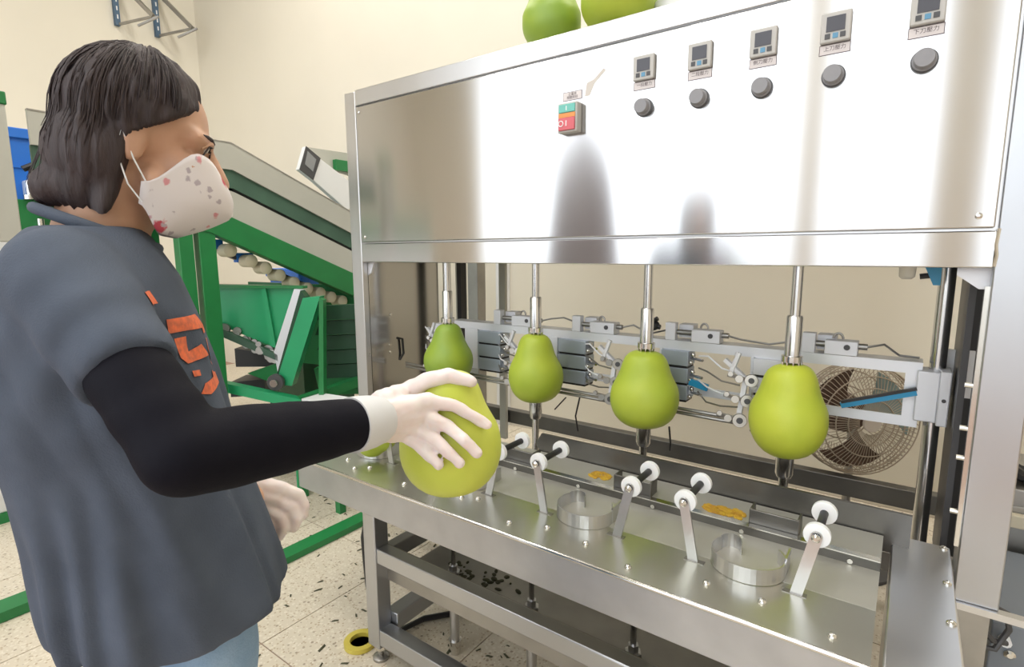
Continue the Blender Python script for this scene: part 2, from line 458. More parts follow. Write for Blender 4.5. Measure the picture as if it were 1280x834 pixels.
# weld seam and gusset at the corner of the front frame
obj('corner_gusset', B().prism([(.145, 1.262), (.145, 1.215), (.125, 1.215), (.085, 1.245), (.085, 1.262)], 'y', YC + .03, YC + .036), M_['alu_w'], PM)
obj('corner_gusset', B().prism([(-1.926, 1.262), (-1.926, 1.205), (-1.905, 1.215), (-1.885, 1.262)], 'y', YC + .03, YC + .036), M_['alu_w'], PM)
obj('weld_seam', B().tube([(.143, YC - .001, 1.265), (.145, YC - .002, 1.29), (.142, YC - .002, 1.31), (.1445, YC - .001, 1.345)], .0035, 6), M_['chrome'], PM)

# pressure gauges, their labels and the knobs
LABELS = ['一段壓力', '二段壓力', '側刀壓力', '上刀壓力', '下刀壓力']
GX = [-.653, -.497, -.341, -.185, -.014]
FX, UP = (1, 0, 0), (0, 0, 1)
for i, gx in enumerate(GX):
    y = YC - .004
    g = obj('pressure_gauge', B().box(gx - .032, gx + .030, y - .012, y, 1.780, 1.846), M_['gauge'], cab, bevel=.003)
    obj('display', B().box(gx - .020, gx + .018, y - .0135, y - .012, 1.803, 1.836), M_['lcd'], g)
    for k, bx in enumerate((-.016, 0, .015)):
        obj('gauge_button', B().box(gx + bx - .006, gx + bx + .005, y - .0135, y - .012, 1.788, 1.799), M_['bluebtn'] if k == 1 else M_['darkgrey'], g)
    lb = obj('gauge_label', B().box(gx - .033, gx + .031, y - .0008, y, 1.756, 1.779), M_['ink'], cab)
    obj('label_film', B().box(gx - .0315, gx + .0295, y - .0011, y - .0007, 1.7575, 1.7775), M_['label'], lb)
    text_mesh('lettering', LABELS[i], .0115, M_['ink'], lb, (gx - .001, y - .0014, 1.769), FX, UP)
    kx = gx + .001
    kb = obj('knob', B().lathe([(0, .0225), (.012, .0225), (.013, .0195), (.030, .0195), (.032, .018)], (kx, y, 1.706), (0, -1, 0), 28), M_['knob'], cab)
    obj('knob_skirt', B().lathe([(0, .025), (.006, .025), (.007, .022)], (kx, y, 1.706), (0, -1, 0), 28), M_['darkgrey'], kb)
# start switch
y = YC - .004
sw = obj('power_switch', B().box(-.922, -.854, y - .030, y, 1.664, 1.752), M_['gauge'], cab, bevel=.004)
obj('start_button', B().box(-.917, -.860, y - .034, y - .030, 1.722, 1.747), M_['teal'], sw, bevel=.002)
obj('indicator_strip', B().box(-.917, -.860, y - .0325, y - .030, 1.708, 1.721), M_['orange'], sw)
obj('stop_button', B().box(-.917, -.860, y - .036, y - .030, 1.670, 1.707), M_['red'], sw, bevel=.002)
obj('button_mark', B().tube([(-.907 + .008 * math.cos(a), y - .0365, 1.690 + .008 * math.sin(a)) for a in [2 * pi * q / 16 for q in range(16)]], .0015, 6, closed=True)
    .box(-.890, -.887, y - .0368, y - .036, 1.682, 1.698), M_['white'], sw)
obj('start_mark', B().box(-.891, -.888, y - .0345, y - .034, 1.728, 1.741), M_['white'], sw)
sl = obj('switch_label', B().box(-.921, -.854, y - .0008, y, 1.764, 1.790), M_['ink'], cab)
obj('label_film', B().box(-.9195, -.8555, y - .0011, y - .0007, 1.7655, 1.7885), M_['label'], sl)
text_mesh('lettering', '主電源\n開關按鈕', .0098, M_['ink'], sl, (-.8875, y - .0014, 1.777), FX, UP)
# scuffed remains of old tape
obj('tape_residue', B().prism([(-.845, 1.768), (-.828, 1.768), (-.812, 1.800), (-.786, 1.822), (-.775, 1.831), (-.783, 1.838), (-.815, 1.812), (-.838, 1.806)], 'y', y - .0005, y), mat('tape_residue', (.62, .58, .54), .6), cab)

# inner side sheet, with a latch
sd = obj('side_sheet', B().box(-1.932, -1.926, YC + .031, 2.02, .30, 1.262), M_['mirror'], PM)
obj('sheet_latch', B().tube([(-1.926, 1.735, .905), (-1.914, 1.755, .90), (-1.914, 1.76, .83), (-1.926, 1.745, .80)], .006, 8), M_['black'], sd)
for k, (yy, zz) in enumerate(((1.69, .88), (1.69, .845), (1.70, 1.02))):
    obj('sheet_screw', B().disc((-1.925, yy, zz), (1, 0, 0), .007, .005, 10), M_['chrome'], sd)
obj('inner_strip', B().box(-1.88, -1.84, 2.10, 2.14, .3, 1.262), M_['greyp'], PM)
obj('inner_strip', B().box(-1.80, -1.775, 2.02, 2.06, .3, 1.262), M_['black'], PM)  # black strip standing in for the shade of a gap
obj('wall_bracket_plate', B().box(-1.74, -1.70, 2.28, 2.30, .3, 1.262), M_['greyp'], PM)

# work table
deck = obj('work_table', B().box(-1.64, 0.0, 1.016, 1.352, .606, .612), M_['deck'], PM)
obj('front_skirt', B().box(-1.64, .012, 1.010, 1.018, .508, .606), M_['skirt'], deck, bevel=.002)
obj('front_lip', B().tube([(-1.64, 1.0125, .6085), (.012, 1.0125, .6085)], .0055, 10), M_['chrome'], deck)
obj('skirt_return', B().box(-1.64, .012, 1.018, 1.05, .508, .513), M_['skirt'], deck)
obj('end_skirt', B().box(-1.64, -1.632, 1.018, 1.47, .508, .606), M_['skirt'], deck)
obj('deck_rear_strip', B().prism([(1.190, .6123), (1.332, .6215), (1.332, .6125), (1.190, .6119)], 'x', -1.64, 0.0), M_['pale_plate'], deck)  # lighter, slightly raised strip over the rear of the flat deck
# angle bar along the back of the deck, and the chute plate behind it
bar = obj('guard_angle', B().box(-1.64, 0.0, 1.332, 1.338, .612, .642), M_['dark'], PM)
obj('angle_edge', B().box(-1.64, 0.0, 1.331, 1.350, .6415, .6445), M_['chrome'], bar)
for k in range(8):
    obj('angle_screw', B().disc((-.055 - .225 * k, 1.330, .628), (0, 1, 0), .006, .005, 10), M_['chrome'], bar)
obj('chute_plate', B().box(-1.64, 0.0, 1.350, 1.475, .636, .640), M_['pale_plate'], PM)
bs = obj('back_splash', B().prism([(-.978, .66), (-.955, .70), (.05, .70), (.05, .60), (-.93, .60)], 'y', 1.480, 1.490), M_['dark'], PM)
# carrier blocks at the foot of each spindle
ub = None
for sx in (-.215, -.575, -.960, -1.345):
    b = B().box(sx - .055, sx + .055, 1.352, 1.358, .630, .680).box(sx - .055, sx - .049, 1.358, 1.40, .630, .680).box(sx + .049, sx + .055, 1.358, 1.40, .630, .680)
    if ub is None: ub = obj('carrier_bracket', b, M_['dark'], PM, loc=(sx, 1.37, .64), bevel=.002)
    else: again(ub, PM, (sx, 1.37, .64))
# round-headed screws on the deck
sc0 = None
for x, yy in ((-.978, 1.100), (-.935, 1.120), (-.782, 1.060), (-.689, 1.096), (-.573, 1.084), (-.292, 1.090), (-.184, 1.093), (-1.481, 1.096), (-1.366, 1.093), (-1.40, 1.06), (-.45, 1.05), (-1.18, 1.07), (-.06, 1.06)):
    b = B().lathe([(0, .0085), (.002, .0085), (.006, .006), (.0075, .002)], (x, yy, .612), (0, 0, 1), 12)
    if sc0 is None: sc0 = obj('deck_screw', b, M_['chrome'], deck, loc=(x, yy, .612))
    else: again(sc0, deck, (x, yy, .612))
# tilting roller arms: strip, axle, two nylon rollers
arm_parts = None
for bx, tilt in ((-1.335, -1), (-1.135, -1), (-.931, 1), (-.737, -1), (-.531, 1), (-.340, -1), (-.137, 1)):
    tx = bx + tilt * .030
    yb, yt = 1.160, 1.170
    a = obj('roller_arm', B().bar((bx, yb, .600), (tx, yb + .006, .742), .022, .005, up=(0, 1, 0)).disc((tx, yb + .006, .742), (0, 1, 0), .011, .005, 14), M_['steel'], PM, loc=(bx, yb, .612))
    obj('slot_frame', B().box(bx - .022, bx + .022, yb - .006, yb + .009, .6105, .6135), M_['dull'], a)
    obj('axle', B().tube([(tx, yb - .004, .742), (tx, 1.300, .742)], .0085, 12), M_['black'], a)
    for ry in (yt + .006, 1.292):
        obj('nylon_roller', B().lathe([(-.007, .020), (-.0055, .0245), (.0055, .0245), (.007, .020)], (tx, ry, .742), (0, 1, 0), 28), M_['nylon'], a)
    obj('axle_bolt', B().lathe([(0, .0085), (.003, .0085), (.007, .004)], (tx, yb - .001, .742), (0, -1, 0), 14), M_['chrome'], a)
# open ring clips that hold a waiting fruit
for cx in (-1.455, -1.035, -.640, -.238):
    cy, R = 1.205, .076
    angs = [math.radians(150 + 255 * q / 30) for q in range(31)]   # open to the back
    outer = [(cx + R * math.cos(a), cy + R * .92 * math.sin(a)) for a in angs]
    inner = [(cx + (R - .0025) * math.cos(a), cy + (R - .0025) * .92 * math.sin(a)) for a in reversed(angs)]
    n = len(outer)
    b = B()
    for q in range(n - 1):
        o0, o1 = outer[q], outer[q + 1]; i0, i1 = inner[n - 1 - q], inner[n - 2 - q]
        b.add([(*o0, .613), (*o1, .613), (*i1, .613), (*i0, .613), (*o0, .648), (*o1, .648), (*i1, .648), (*i0, .648)],
              [(0, 1, 5, 4), (1, 2, 6, 5), (2, 3, 7, 6), (3, 0, 4, 7), (4, 5, 6, 7), (0, 3, 2, 1)])
    rg = obj('ring_clip', b, M_['steel'], PM, loc=(cx, cy, .612), smooth=60)
    curl = [(cx - R * .87 + .022 * (1 - math.cos(t)), cy + .036 + .024 * math.sin(t)) for t in [pi * q / 10 for q in range(11)]]
    b = B()
    for q in range(10):
        (xa, ya), (xb, yb2) = curl[q], curl[q + 1]
        b.bar((xa, ya, .632), (xb, yb2, .632), .0025, .034)
    obj('clip_curl', b, M_['steel'], rg)
    obj('clip_tab', B().box(cx + R * .98 - .002, cx + R * .98 + .002, cy + .005, cy + .055, .613, .655), M_['steel'], rg)
# peel pulp smeared on the chute plate
def blob(name, cx, cy, z, rx, ry, n, m, parent, seed):
    rnd = random.Random(seed); b = B()
    for k in range(n):
        a, q = rnd.random() * 2 * pi, math.sqrt(rnd.random())
        x, yv = cx + rx * q * math.cos(a), cy + ry * q * math.sin(a); s = .003 + .007 * rnd.random()
        mt = Matrix.Rotation(rnd.random() * 6, 3, 'Z')
        b.ell((x, yv, z + .001), (s * (1 + rnd.random()), s, .0012 + .003 * rnd.random()), mt, 8, 5)
    return obj(name, b, m, parent, kind='stuff')
blob('peel_pulp', -.335, 1.385, .640, .052, .024, 70, M_['pulp'], PM, 3)
blob('peel_pulp', -.70, 1.405, .640, .034, .022, 34, M_['pulp'], PM, 5)

# right-hand cover box at the end of the table
bx = obj('end_cover', B().box(.016, .126, 1.00, 1.540, .30, .622), M_['steel'], PM, bevel=.004)
for yy in (1.535, 1.37, 1.22, 1.07):
    obj('cover_screw', B().lathe([(0, .008), (.003, .008), (.007, .003)], (.114, yy - .01, .622), (0, 0, 1), 12), M_['chrome'], bx)

# spindles
SX = [-1.496, -1.071, -.654, -.240]
YS = 1.62
TOP = [1.018, 1.012, .995, .998]     # where the claw meets the fruit
BOT = [.77, .757, .740, .735]
for i, sx in enumerate(SX):
    zt = TOP[i]
    sp = obj('upper_spindle', B().tube([(sx, YS, zt + .10), (sx, YS, 1.30)], .0135, 16), M_['rod'], PM)
    obj('spindle_sleeve', B().lathe([(0, .0205), (.115, .0205), (.120, .018)], (sx, YS, zt + .012), (0, 0, 1), 20), M_['rod'], sp)
    cl = B().lathe([(0, .027), (.016, .027), (.018, .020)], (sx, YS, zt + .006), (0, 0, 1), 20)
    for k in range(10):
        a = 2 * pi * k / 10
        cl.capsule((sx + .024 * math.cos(a), YS + .024 * math.sin(a), zt + .010), (sx + .024 * math.cos(a), YS + .024 * math.sin(a), zt - .012), .003, .0012, 6)
    obj('claw_collar', cl, M_['chrome'], sp)
    lo = obj('lower_spindle', B().tube([(sx, YS, .56), (sx, YS, BOT[i] - .055)], .0125, 14), M_['rod'], PM)
    obj('lower_cup', B().lathe([(0, .018), (.012, .023), (.065, .023), (.068, .017)], (sx, YS, BOT[i] - .060), (0, 0, 1), 18), M_['rod'], lo)
    obj('spindle_bearing', B().lathe([(0, .03), (.02, .03), (.024, .024)], (sx, YS, .545), (0, 0, 1), 18), M_['dull'], lo)
obj('spindle_beam', B().box(-1.92, .15, 1.585, 1.655, .50, .55), M_['dull'], PM, bevel=.002)

# cutter carriage between the two guide poles
YG = 1.80
car = obj('cutter_carriage', B().box(-1.64, .048, YG, YG + .005, .972, 1.003).box(-1.64, .048, YG + .005, YG + .07, .998, 1.003)
          .box(-1.64, .048, YG, YG + .005, .824, .852).box(-1.64, .048, YG + .005, YG + .06, .824, .829)
          .box(.012, .048, YG, YG + .005, .852, .972).box(-1.64, -1.61, YG, YG + .005, .852, .972), M_['alu'], PM)
for px_ in (.080, -1.69):
    obj('guide_pole', B().tube([(px_, YG + .03, .30), (px_, YG + .03, 1.30)], .0185, 20), M_['rod'], PM)
    bb = obj('bearing_block', B().box(px_ - .042, px_ + .006, YG - .02, YG + .06, .848, .984).box(px_ + .006, px_ + .030, YG - .026, YG + .06, .842, .988), M_['alu_w'], car, bevel=.003)
    obj('bearing_screw', B().disc((px_ + .018, YG - .027, .912), (0, 1, 0), .005, .004, 10), M_['darkgrey'], bb)
obj('rear_slide_plate', B().box(.10, .16, YG + .10, YG + .115, .90, 1.03), M_['alu'], car)
obj('guard_strip', B().box(.118, .132, 1.70, 1.96, .45, 1.262), M_['darkgrey'], PM)
obj('guard_strip', B().box(.150, .175, 1.98, 2.03, .40, 1.262), M_['black'], PM)
obj('edge_strip', B().box(.134, .143, YC + .01, YC + .03, .62, 1.222), M_['chrome'], PM)
for zz in (.70, .83, .90, 1.0):
    obj('edge_bolt', B().tube([(.120, YC + .02, zz), (.134, YC + .02, zz)], .006, 8), M_['chrome'], PM)
# valve groups on top of the carriage
for i, (bx0, vx0, vx1) in enumerate(((-1.402, -1.306, -1.196), (-1.025, -.947, -.849), (-.661, -.570, -.479), (-.244, -.184, -.102))):
    vb = obj('valve_bracket', B().box(bx0, bx0 + .035, YG, YG + .03, 1.003, 1.062).box(bx0 + .035, bx0 + .085, YG + .035, YG + .085, 1.01, 1.055), M_['alu_w'], car, bevel=.002)
    obj('valve_stem', B().tube([(bx0 + .03, YG + .02, 1.03), (vx0, YG + .02, 1.03)], .009, 10), M_['dull'], vb)
    va = obj('valve_block', B().box(vx0, vx1, YG - .005, YG + .045, 1.004, 1.045), M_['alu_w'], car, bevel=.002)
    obj('valve_port', B().disc((vx0 + (vx1 - vx0) * .68, YG - .006, 1.028), (0, 1, 0), .008, .004, 14), M_['darkgrey'], va)
    mx_ = vx0 + (vx1 - vx0) * .38
    obj('lifting_eye', B().tube([(mx_ + .012 * math.cos(a), YG + .02, 1.048 + .016 * math.sin(a)) for a in [pi * q / 10 for q in range(11)]], .0035, 8), M_['dull'], va)
    obj('hose_fitting', B().tube([(vx1, YG + .02, 1.03), (vx1 + .022, YG + .02, 1.03)], .009, 10), M_['dull'], va)
    nx = (-.244, -.661, -1.025)[2 - i] if i < 3 else .05
    obj('air_hose', B().tube([(vx1 + .02, YG + .02, 1.03), (vx1 + .06, YG + .03, 1.04 if i != 2 else 1.02), ((vx1 + nx) / 2 + .02, YG + .05, 1.045 if i == 0 else 1.01), (nx - .01, YG + .05, 1.03 if i < 3 else 1.008)], .0035, 6), M_['dull'], car)
obj('black_valve_knob', B().ell((-.722, YG + .03, 1.045), (.03, .02, .02)).tube([(-.74, YG + .03, 1.045), (-.70, YG + .03, 1.07)], .008, 8).tube([(-.755, YG + .03, 1.05), (-.69, YG + .03, 1.04)], .009, 8), M_['black'], car)
# cylinder stacks hanging under the carriage bar
for i, (x0, x1) in enumerate(((-1.475, -1.355), (-1.075, -.955), (-.665, -.572), (-.37, -.27))):
    st = obj('cylinder_mount', B().box(x0 - .085, x0 - .012, YG - .004, YG + .06, .800, .975), M_['alu'], car, bevel=.002) if i < 2 else \
         obj('cylinder_mount', B().box(x0 - .012, x0 - .002, YG - .004, YG + .06, .800, .975), M_['alu'], car, bevel=.002)
    for k in range(3):
        z1 = .972 - k * .058
        if i == 3 and k == 2: continue
        cb = obj('air_cylinder', B().box(x0, x1, YG - .02, YG + .05, z1 - .050, z1), M_['alu_b'] if i < 3 else M_['alu_w'], car, bevel=.002)
        obj('cylinder_gap', B().box(x0 + .004, x1 - .004, YG - .014, YG + .05, z1 - .058, z1 - .050), M_['black'], cb)
        obj('cylinder_rod', B().tube([(x1, YG + .01, z1 - .025), (x1 + .05, YG - .03, z1 - .022)], .005, 8), M_['rod'], cb)
        obj('elbow_fitting', B().ell((x1 + .010, YG, z1 - .012), (.009, .009, .009), None, 10, 6).ell((x1 + .008, YG - .015, z1 - .036), (.007, .007, .007), None, 10, 6), M_['chrome'], cb)
# cutter heads to the left of each fruit: levers and little steel rollers
FR = [.098, .099, .108, .099]
for i, sx in enumerate(SX):
    ex = sx - FR[i]
    hd = obj('cutter_lever', B().bar((ex - .095, 1.70, .975), (ex + .0, 1.69, .90), .014, .012).bar((ex - .03, 1.69, .93), (ex - .045, 1.69, .80), .014, .012)
             .tube([(ex - .055, 1.70, 1.0), (ex - .075, 1.69, .935)], .008, 8), M_['alu_w'], car)
    for (dx, zz, r) in ((-.012, .925, .019), (-.020, .862, .019), (-.038, .800, .021)):
        cx = ex + dx
        w = obj('cutter_roller', B().disc((cx, 1.675, zz), (.25, -1, .1), r, .014, 18), M_['cutter'], hd)
        obj('roller_face', B().disc(Vector((cx, 1.675, zz)) + Vector((.25, -1, .1)).normalized() * .008, (.25, -1, .1), r * .45, .004, 12), M_['darkgrey'], hd)
        obj('cutter_arm', B().bar((cx - .07, 1.69, zz + .006), (cx, 1.685, zz), .012, .010).disc((cx - .035, 1.68, zz), (.2, -1, .1), .012, .014, 12).disc((cx - .06, 1.68, zz + .012), (.2, -1, .1), .008, .012, 10), M_['cutter'], hd)
    obj('feed_rod', B().tube([(ex - (.40 if i else .26), 1.72, .80 - .004), (ex - .07, 1.69, .800)], .006, 8).tube([(ex - (.40 if i else .26), 1.72, .782), (ex - .05, 1.69, .786)], .006, 8), M_['dull'], hd)
    obj('black_scraper', B().tube([(ex - .005, 1.70, .775), (ex + .02, 1.70, .745), (ex + .06, 1.70, .730)], [.012, .014, .008], 8), M_['black'], hd)
    for k in range(4):
        z0 = .95 - .04 * k
        obj('air_line', B().tube([(ex - .20, YG - .01, z0 + .01), (ex - .16, 1.75, z0 + .02 - .01 * k), (ex - .11, 1.73, z0 - .01), (ex - .05, 1.70, z0 - .015 + .006 * k)], .0028, 6), M_['dull'] if k % 2 else M_['nylon'], hd)
obj('blue_wiper', B().bar((-.13, YG - .015, .862), (.040, YG - .015, .925), .012, .016), M_['cyan'], car)
obj('wiper_edge', B().bar((-.13, YG - .017, .872), (.040, YG - .017, .935), .012, .008), M_['black'], car)
obj('blue_wiper', B().bar((-.566, YG - .015, .872), (-.505, YG - .015, .858), .012, .022), M_['cyan'], car)
# hanging air filter under the cabinet
obj('air_regulator', B().prism([(.028, 1.262), (.062, 1.262), (.062, 1.215), (.048, 1.215)], 'y', 1.70, 1.74), M_['cyan'], PM)
obj('drain_valve', B().tube([(.02, 1.72, 1.235), (.04, 1.72, 1.238)], .007, 8), M_['black'], PM)
obj('filter_bowl', B().lathe([(0, .010), (.006, .017), (.034, .019)], (-.006, 1.72, 1.228), (0, 0, 1), 18), M_['pneu'], PM)
# rear rails
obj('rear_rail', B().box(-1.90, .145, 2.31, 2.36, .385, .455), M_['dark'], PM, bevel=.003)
obj('drip_hose', B().tube([(-.93, 1.70, .79), (-.96, 1.72, .70), (-.955, 1.73, .64)], .003, 6).tube([(-.99, 1.70, .77), (-1.05, 1.72, .71)], .0025, 6), M_['black'], PM)
obj('drip_hose', B().tube([(-.585, 1.66, .745), (-.582, 1.67, .69), (-.586, 1.68, .66)], .003, 6), M_['black'], PM)

# frame below the table
for lx in (-1.289, -.03):
    lg = obj('table_leg', B().box(lx - .027, lx + .027, 1.016, 1.070, .055, .508), M_['post'], PM, bevel=.003)
    ft = obj('levelling_foot', B().tube([(lx, 1.043, .012), (lx, 1.043, .058)], .010, 12).lathe([(0, .026), (.008, .026), (.016, .014)], (lx, 1.043, 0), (0, 0, 1), 18), M_['dull'], PM)
    obj('foot_nut', B().lathe([(0, .018), (.014, .018)], (lx, 1.043, .034), (0, 0, 1), 6), M_['chrome'], ft, smooth=0)
obj('lower_front_bar', B().box(-1.262, -.057, 1.018, 1.066, .070, .124), M_['post'], PM, bevel=.003)
obj('lower_side_bar', B().box(-1.289, -1.235, 1.070, 1.56, .105, .160), M_['post'], PM, bevel=.003)
obj('shelf_front_bar', B().box(-1.262, -.057, 1.020, 1.062, .350, .398), M_['post'], PM, bevel=.003)
obj('shelf_plate', B().box(-1.262, -.03, 1.062, 1.50, .275, .281), M_['dull'], PM)
obj('shelf_rim', B().box(-1.262, -.03, 1.062, 1.066, .281, .396), M_['dull'], PM)
obj('shelf_side_bar', B().box(-1.289, -1.250, 1.070, 1.50, .335, .385), M_['post'], PM, bevel=.003)
obj('rear_lower_bar', B().box(-1.93, .15, 1.56, 1.61, .105, .160), M_['post'], PM, bevel=.003)
blob('shelf_crumbs', -1.02, 1.24, .281, .14, .05, 40, M_['debris'], PM, 9)
for ux in (-1.108, -.806, -.494, -.20):
    cy = obj('lift_cylinder', B().tube([(ux, 1.20, .05), (ux, 1.20, .274)], .0155, 16), M_['steel'], PM)
    obj('cylinder_band', B().lathe([(0, .018), (.006, .018)], (ux, 1.20, .225), (0, 0, 1), 16), M_['darkgrey'], cy)
    obj('cylinder_foot', B().lathe([(0, .016), (.03, .020), (.05, .022)], (ux, 1.20, .0), (0, 0, 1), 16), M_['chrome'], cy)
    obj('piston_rod', B().tube([(ux, 1.20, .28), (ux, 1.20, .61)], .008, 10), M_['rod'], cy)
    obj('flange_nut', B().lathe([(0, .022), (.010, .022), (.011, .014), (.030, .014)], (ux, 1.20, .281), (0, 0, 1), 6), M_['steel'], cy, smooth=0)
tag(obj('power_cable', B().tube([(-1.36, 1.10, .50), (-1.385, 1.09, .44), (-1.410, 1.09, .36), (-1.405, 1.09, .27), (-1.385, 1.08, .20), (-1.35, 1.07, .13), (-1.33, 1.09, .02), (-1.30, 1.25, .012), (-1.1, 1.5, .012)], .010, 8), M_['black']),
    'black cable hanging down beside the front leg of the steel table', 'cable')

# ------------------------------------------------------------------ pomelos
PEAR = [(0, .004), (.006, .036), (.018, .062), (.042, .084), (.075, .097), (.105, .0995), (.135, .095), (.160, .083), (.185, .0715), (.21, .064), (.232, .056), (.248, .043), (.256, .025), (.258, .004)]
def pomelo(label, base, r, h, m, axis=(0, 0, 1), seed=0, group=None, neck=1.0):
    """pear-shaped pomelo; base = its bottom centre"""
    rnd = random.Random(seed); ax = Vector(axis).normalized()
    pr = []
    K = 26
    for q in range(K + 1):
        t = q / K * (len(PEAR) - 1); i = min(int(t), len(PEAR) - 2); f = t - i
        p0 = PEAR[max(i - 1, 0)]; p1 = PEAR[i]; p2 = PEAR[i + 1]; p3 = PEAR[min(i + 2, len(PEAR) - 1)]
        cr = lambda a, b, c, d: .5 * (2 * b + (c - a) * f + (2 * a - 5 * b + 4 * c - d) * f * f + (3 * b - a - 3 * c + d) * f ** 3)
        hh, rr = cr(p0[0], p1[0], p2[0], p3[0]), max(cr(p0[1], p1[1], p2[1], p3[1]), .002)
        k = hh / .258
        nk = 1 + (neck - 1) * max(0, min(1, (k - .45) / .4))
        pr.append((hh * h / .258, rr * nk * r / .0995))
    b = B().lathe(pr, base, ax, 40)
    c = Vector(base) + ax * h * .4
    for v in b.v:
        d = v - c
        w = noise.noise(d * 9 + Vector((seed * 3.1, 0, 0)))
        v += d * .035 * w
    t = thing('pomelo', label, 'fruit', Vector(base), group)
    obj('peel', b, m, t, loc=base, smooth=80)
    tip = Vector(base) + ax * (h - .002)
    obj('stem_end', B().lathe([(0, .009), (.003, .006), (.004, .002)], tip, ax, 10), M_['debris'], t, loc=tip)
    return t
G = 'pomelos on the machine'
pomelo('greenest pomelo on the spindle beside the steel side sheet, partly behind the gloved hand', (SX[0], YS, BOT[0]), .100, TOP[0] - BOT[0], M_['fruit_g'], seed=1, group=G, neck=.92)
pomelo('small yellow-green pomelo on the second spindle from the side sheet', (SX[1], YS, BOT[1]), .0985, TOP[1] - BOT[1], M_['fruit_m'], seed=2, group=G)
pomelo('wide yellow-green pomelo on the third spindle from the side sheet', (SX[2], YS, BOT[2]), .107, TOP[2] - BOT[2], M_['fruit_m'], seed=3, group=G, neck=1.05)
pomelo('bright lime pomelo on the spindle in front of the fan', (SX[3], YS, BOT[3]), .0985, TOP[3] - BOT[3], M_['fruit'], seed=4, group=G, neck=1.08)
pomelo('pomelo lying on the table deck under the worker\'s wrist', (-1.475, 1.14, .684), .070, .135, M_['fruit_m'], axis=(.9, .35, .08), seed=5, group=G)
HP_AX = Vector((-.10, .02, 1)).normalized()
HP_C = Vector((-.594, .643, .991))
pomelo('pale lime pomelo gripped in the worker\'s gloved hand above the table', HP_C - HP_AX * .088, .0835, .205, M_['fruit_y'], axis=HP_AX, seed=6, neck=1.04)
ZT = 1.968
pomelo('green pomelo on the cabinet top, nearest the cabinet corner with the post', (-1.035, 1.66, ZT), .098, .205, M_['fruit_g'], seed=7, group='pomelos on the cabinet top', neck=1.2)
pomelo('yellow-green pomelo on the cabinet top, in front of the white bag', (-.795, 1.655, ZT), .112, .215, M_['fruit_m'], seed=8, group='pomelos on the cabinet top', neck=1.2)
pomelo('pomelo on the cabinet top peeping out behind the yellow-green one', (-.745, 1.86, ZT), .085, .20, M_['fruit_g'], seed=9, group='pomelos on the cabinet top')
pomelo('pomelo on the cabinet top beyond the white bag', (-.46, 1.67, ZT), .09, .20, M_['fruit_m'], seed=10, group='pomelos on the cabinet top')
bgm = B().ell((-.64, 1.74, ZT + .055), (.075, .06, .056), None, 18, 10)
for v in bgm.v: v += Vector((1, 1, 1)) * .012 * noise.noise(v * 30); v.z = max(v.z, ZT)
tag(obj('plastic_bag', bgm, M_['whitep']), 'crumpled white bag on the cabinet top between pomelos', 'bag')

# ------------------------------------------------------------------ fan by the back wall
FC = Vector((-.125, 2.50, .645)); FA = Vector((.58, -.80, .05)).normalized()
fx = FA.cross(Vector((0, 0, 1))).normalized(); fz = fx.cross(FA)
fan = thing('floor_fan', 'dusty caged electric fan standing by the cream wall', 'fan', (-.14, 2.53, 0))
RF = .222
def ringpts(r, off, n=40): return [FC + FA * off + (fx * math.cos(2 * pi * q / n) + fz * math.sin(2 * pi * q / n)) * r for q in range(n)]
cg = B()
for r, off in ((RF, 0), (RF, .02), (RF, -.02), (RF * .97, .05), (RF * .97, -.05), (RF * .8, .075), (RF * .6, .085), (RF * .4, .09), (RF * .8, -.075), (RF * .5, -.09)):
    cg.tube(ringpts(r, off), .0026, 5, closed=True)
cage = obj('cage_rings', cg, M_['fan_w'], fan)
sp = B()
for k in range(76):
    a = 2 * pi * k / 76; e = fx * math.cos(a) + fz * math.sin(a)
    sp.tube([FC + e * .045 + FA * .09, FC + e * RF * .6 + FA * .085, FC + e * RF * .93 + FA * .055, FC + e * RF, FC + e * RF * .93 - FA * .055, FC + e * RF * .6 - FA * .085], .0014, 4)
obj('cage_spokes', sp, M_['fan_w'], fan, kind='stuff')
obj('front_badge', B().disc(FC + FA * .093, FA, .034, .012, 24), M_['fan_c'], fan)
obj('motor', B().lathe([(0, .05), (.08, .085), (.14, .075), (.15, .05)], FC - FA * .19, FA, 20), M_['fan_d'], fan)
for k in range(3):
    a0 = 2 * pi * k / 3 + .5
    vs, fs = [], []
    NR, NA = 6, 7
    for i in range(NR):
        r = .03 + (.20 - .03) * i / (NR - 1)
        for j in range(NA):
            t = j / (NA - 1); a = a0 + (.25 + .75 * (i / (NR - 1))) * (t - .4) * 1.5
            vs.append(FC + (fx * math.cos(a) + fz * math.sin(a)) * r + FA * (.035 * (t - .5)))
    o = len(vs); vs += [v + FA * .004 for v in vs]
    for i in range(NR - 1):
        for j in range(NA - 1):
            q = i * NA + j; fs += [(q, q + 1, q + NA + 1, q + NA), (o + q, o + q + NA, o + q + NA + 1, o + q + 1)]
    obj('fan_blade', B().add(vs, fs), M_['fan_b'] if k == 1 else M_['fan_d'], fan, label='teal fan blade' if k == 1 else None)
obj('fan_pole', B().tube([(-.14, 2.56, .03), (-.14, 2.56, .60)], .016, 14), M_['dull'], fan)
obj('fan_base', B().lathe([(0, .19), (.015, .19), (.03, .05), (.05, .02)], (-.14, 2.56, 0), (0, 0, 1), 28), M_['darkgrey'], fan)

# conduit and a white cabinet seen between the frame posts, on the back wall
tag(obj('conduit', B().box(-2.47, -2.38, 3.20, YB, 0.0, 2.4), M_['whitep'], bevel=.003), 'square white conduit running up the back wall behind the machine', 'conduit')

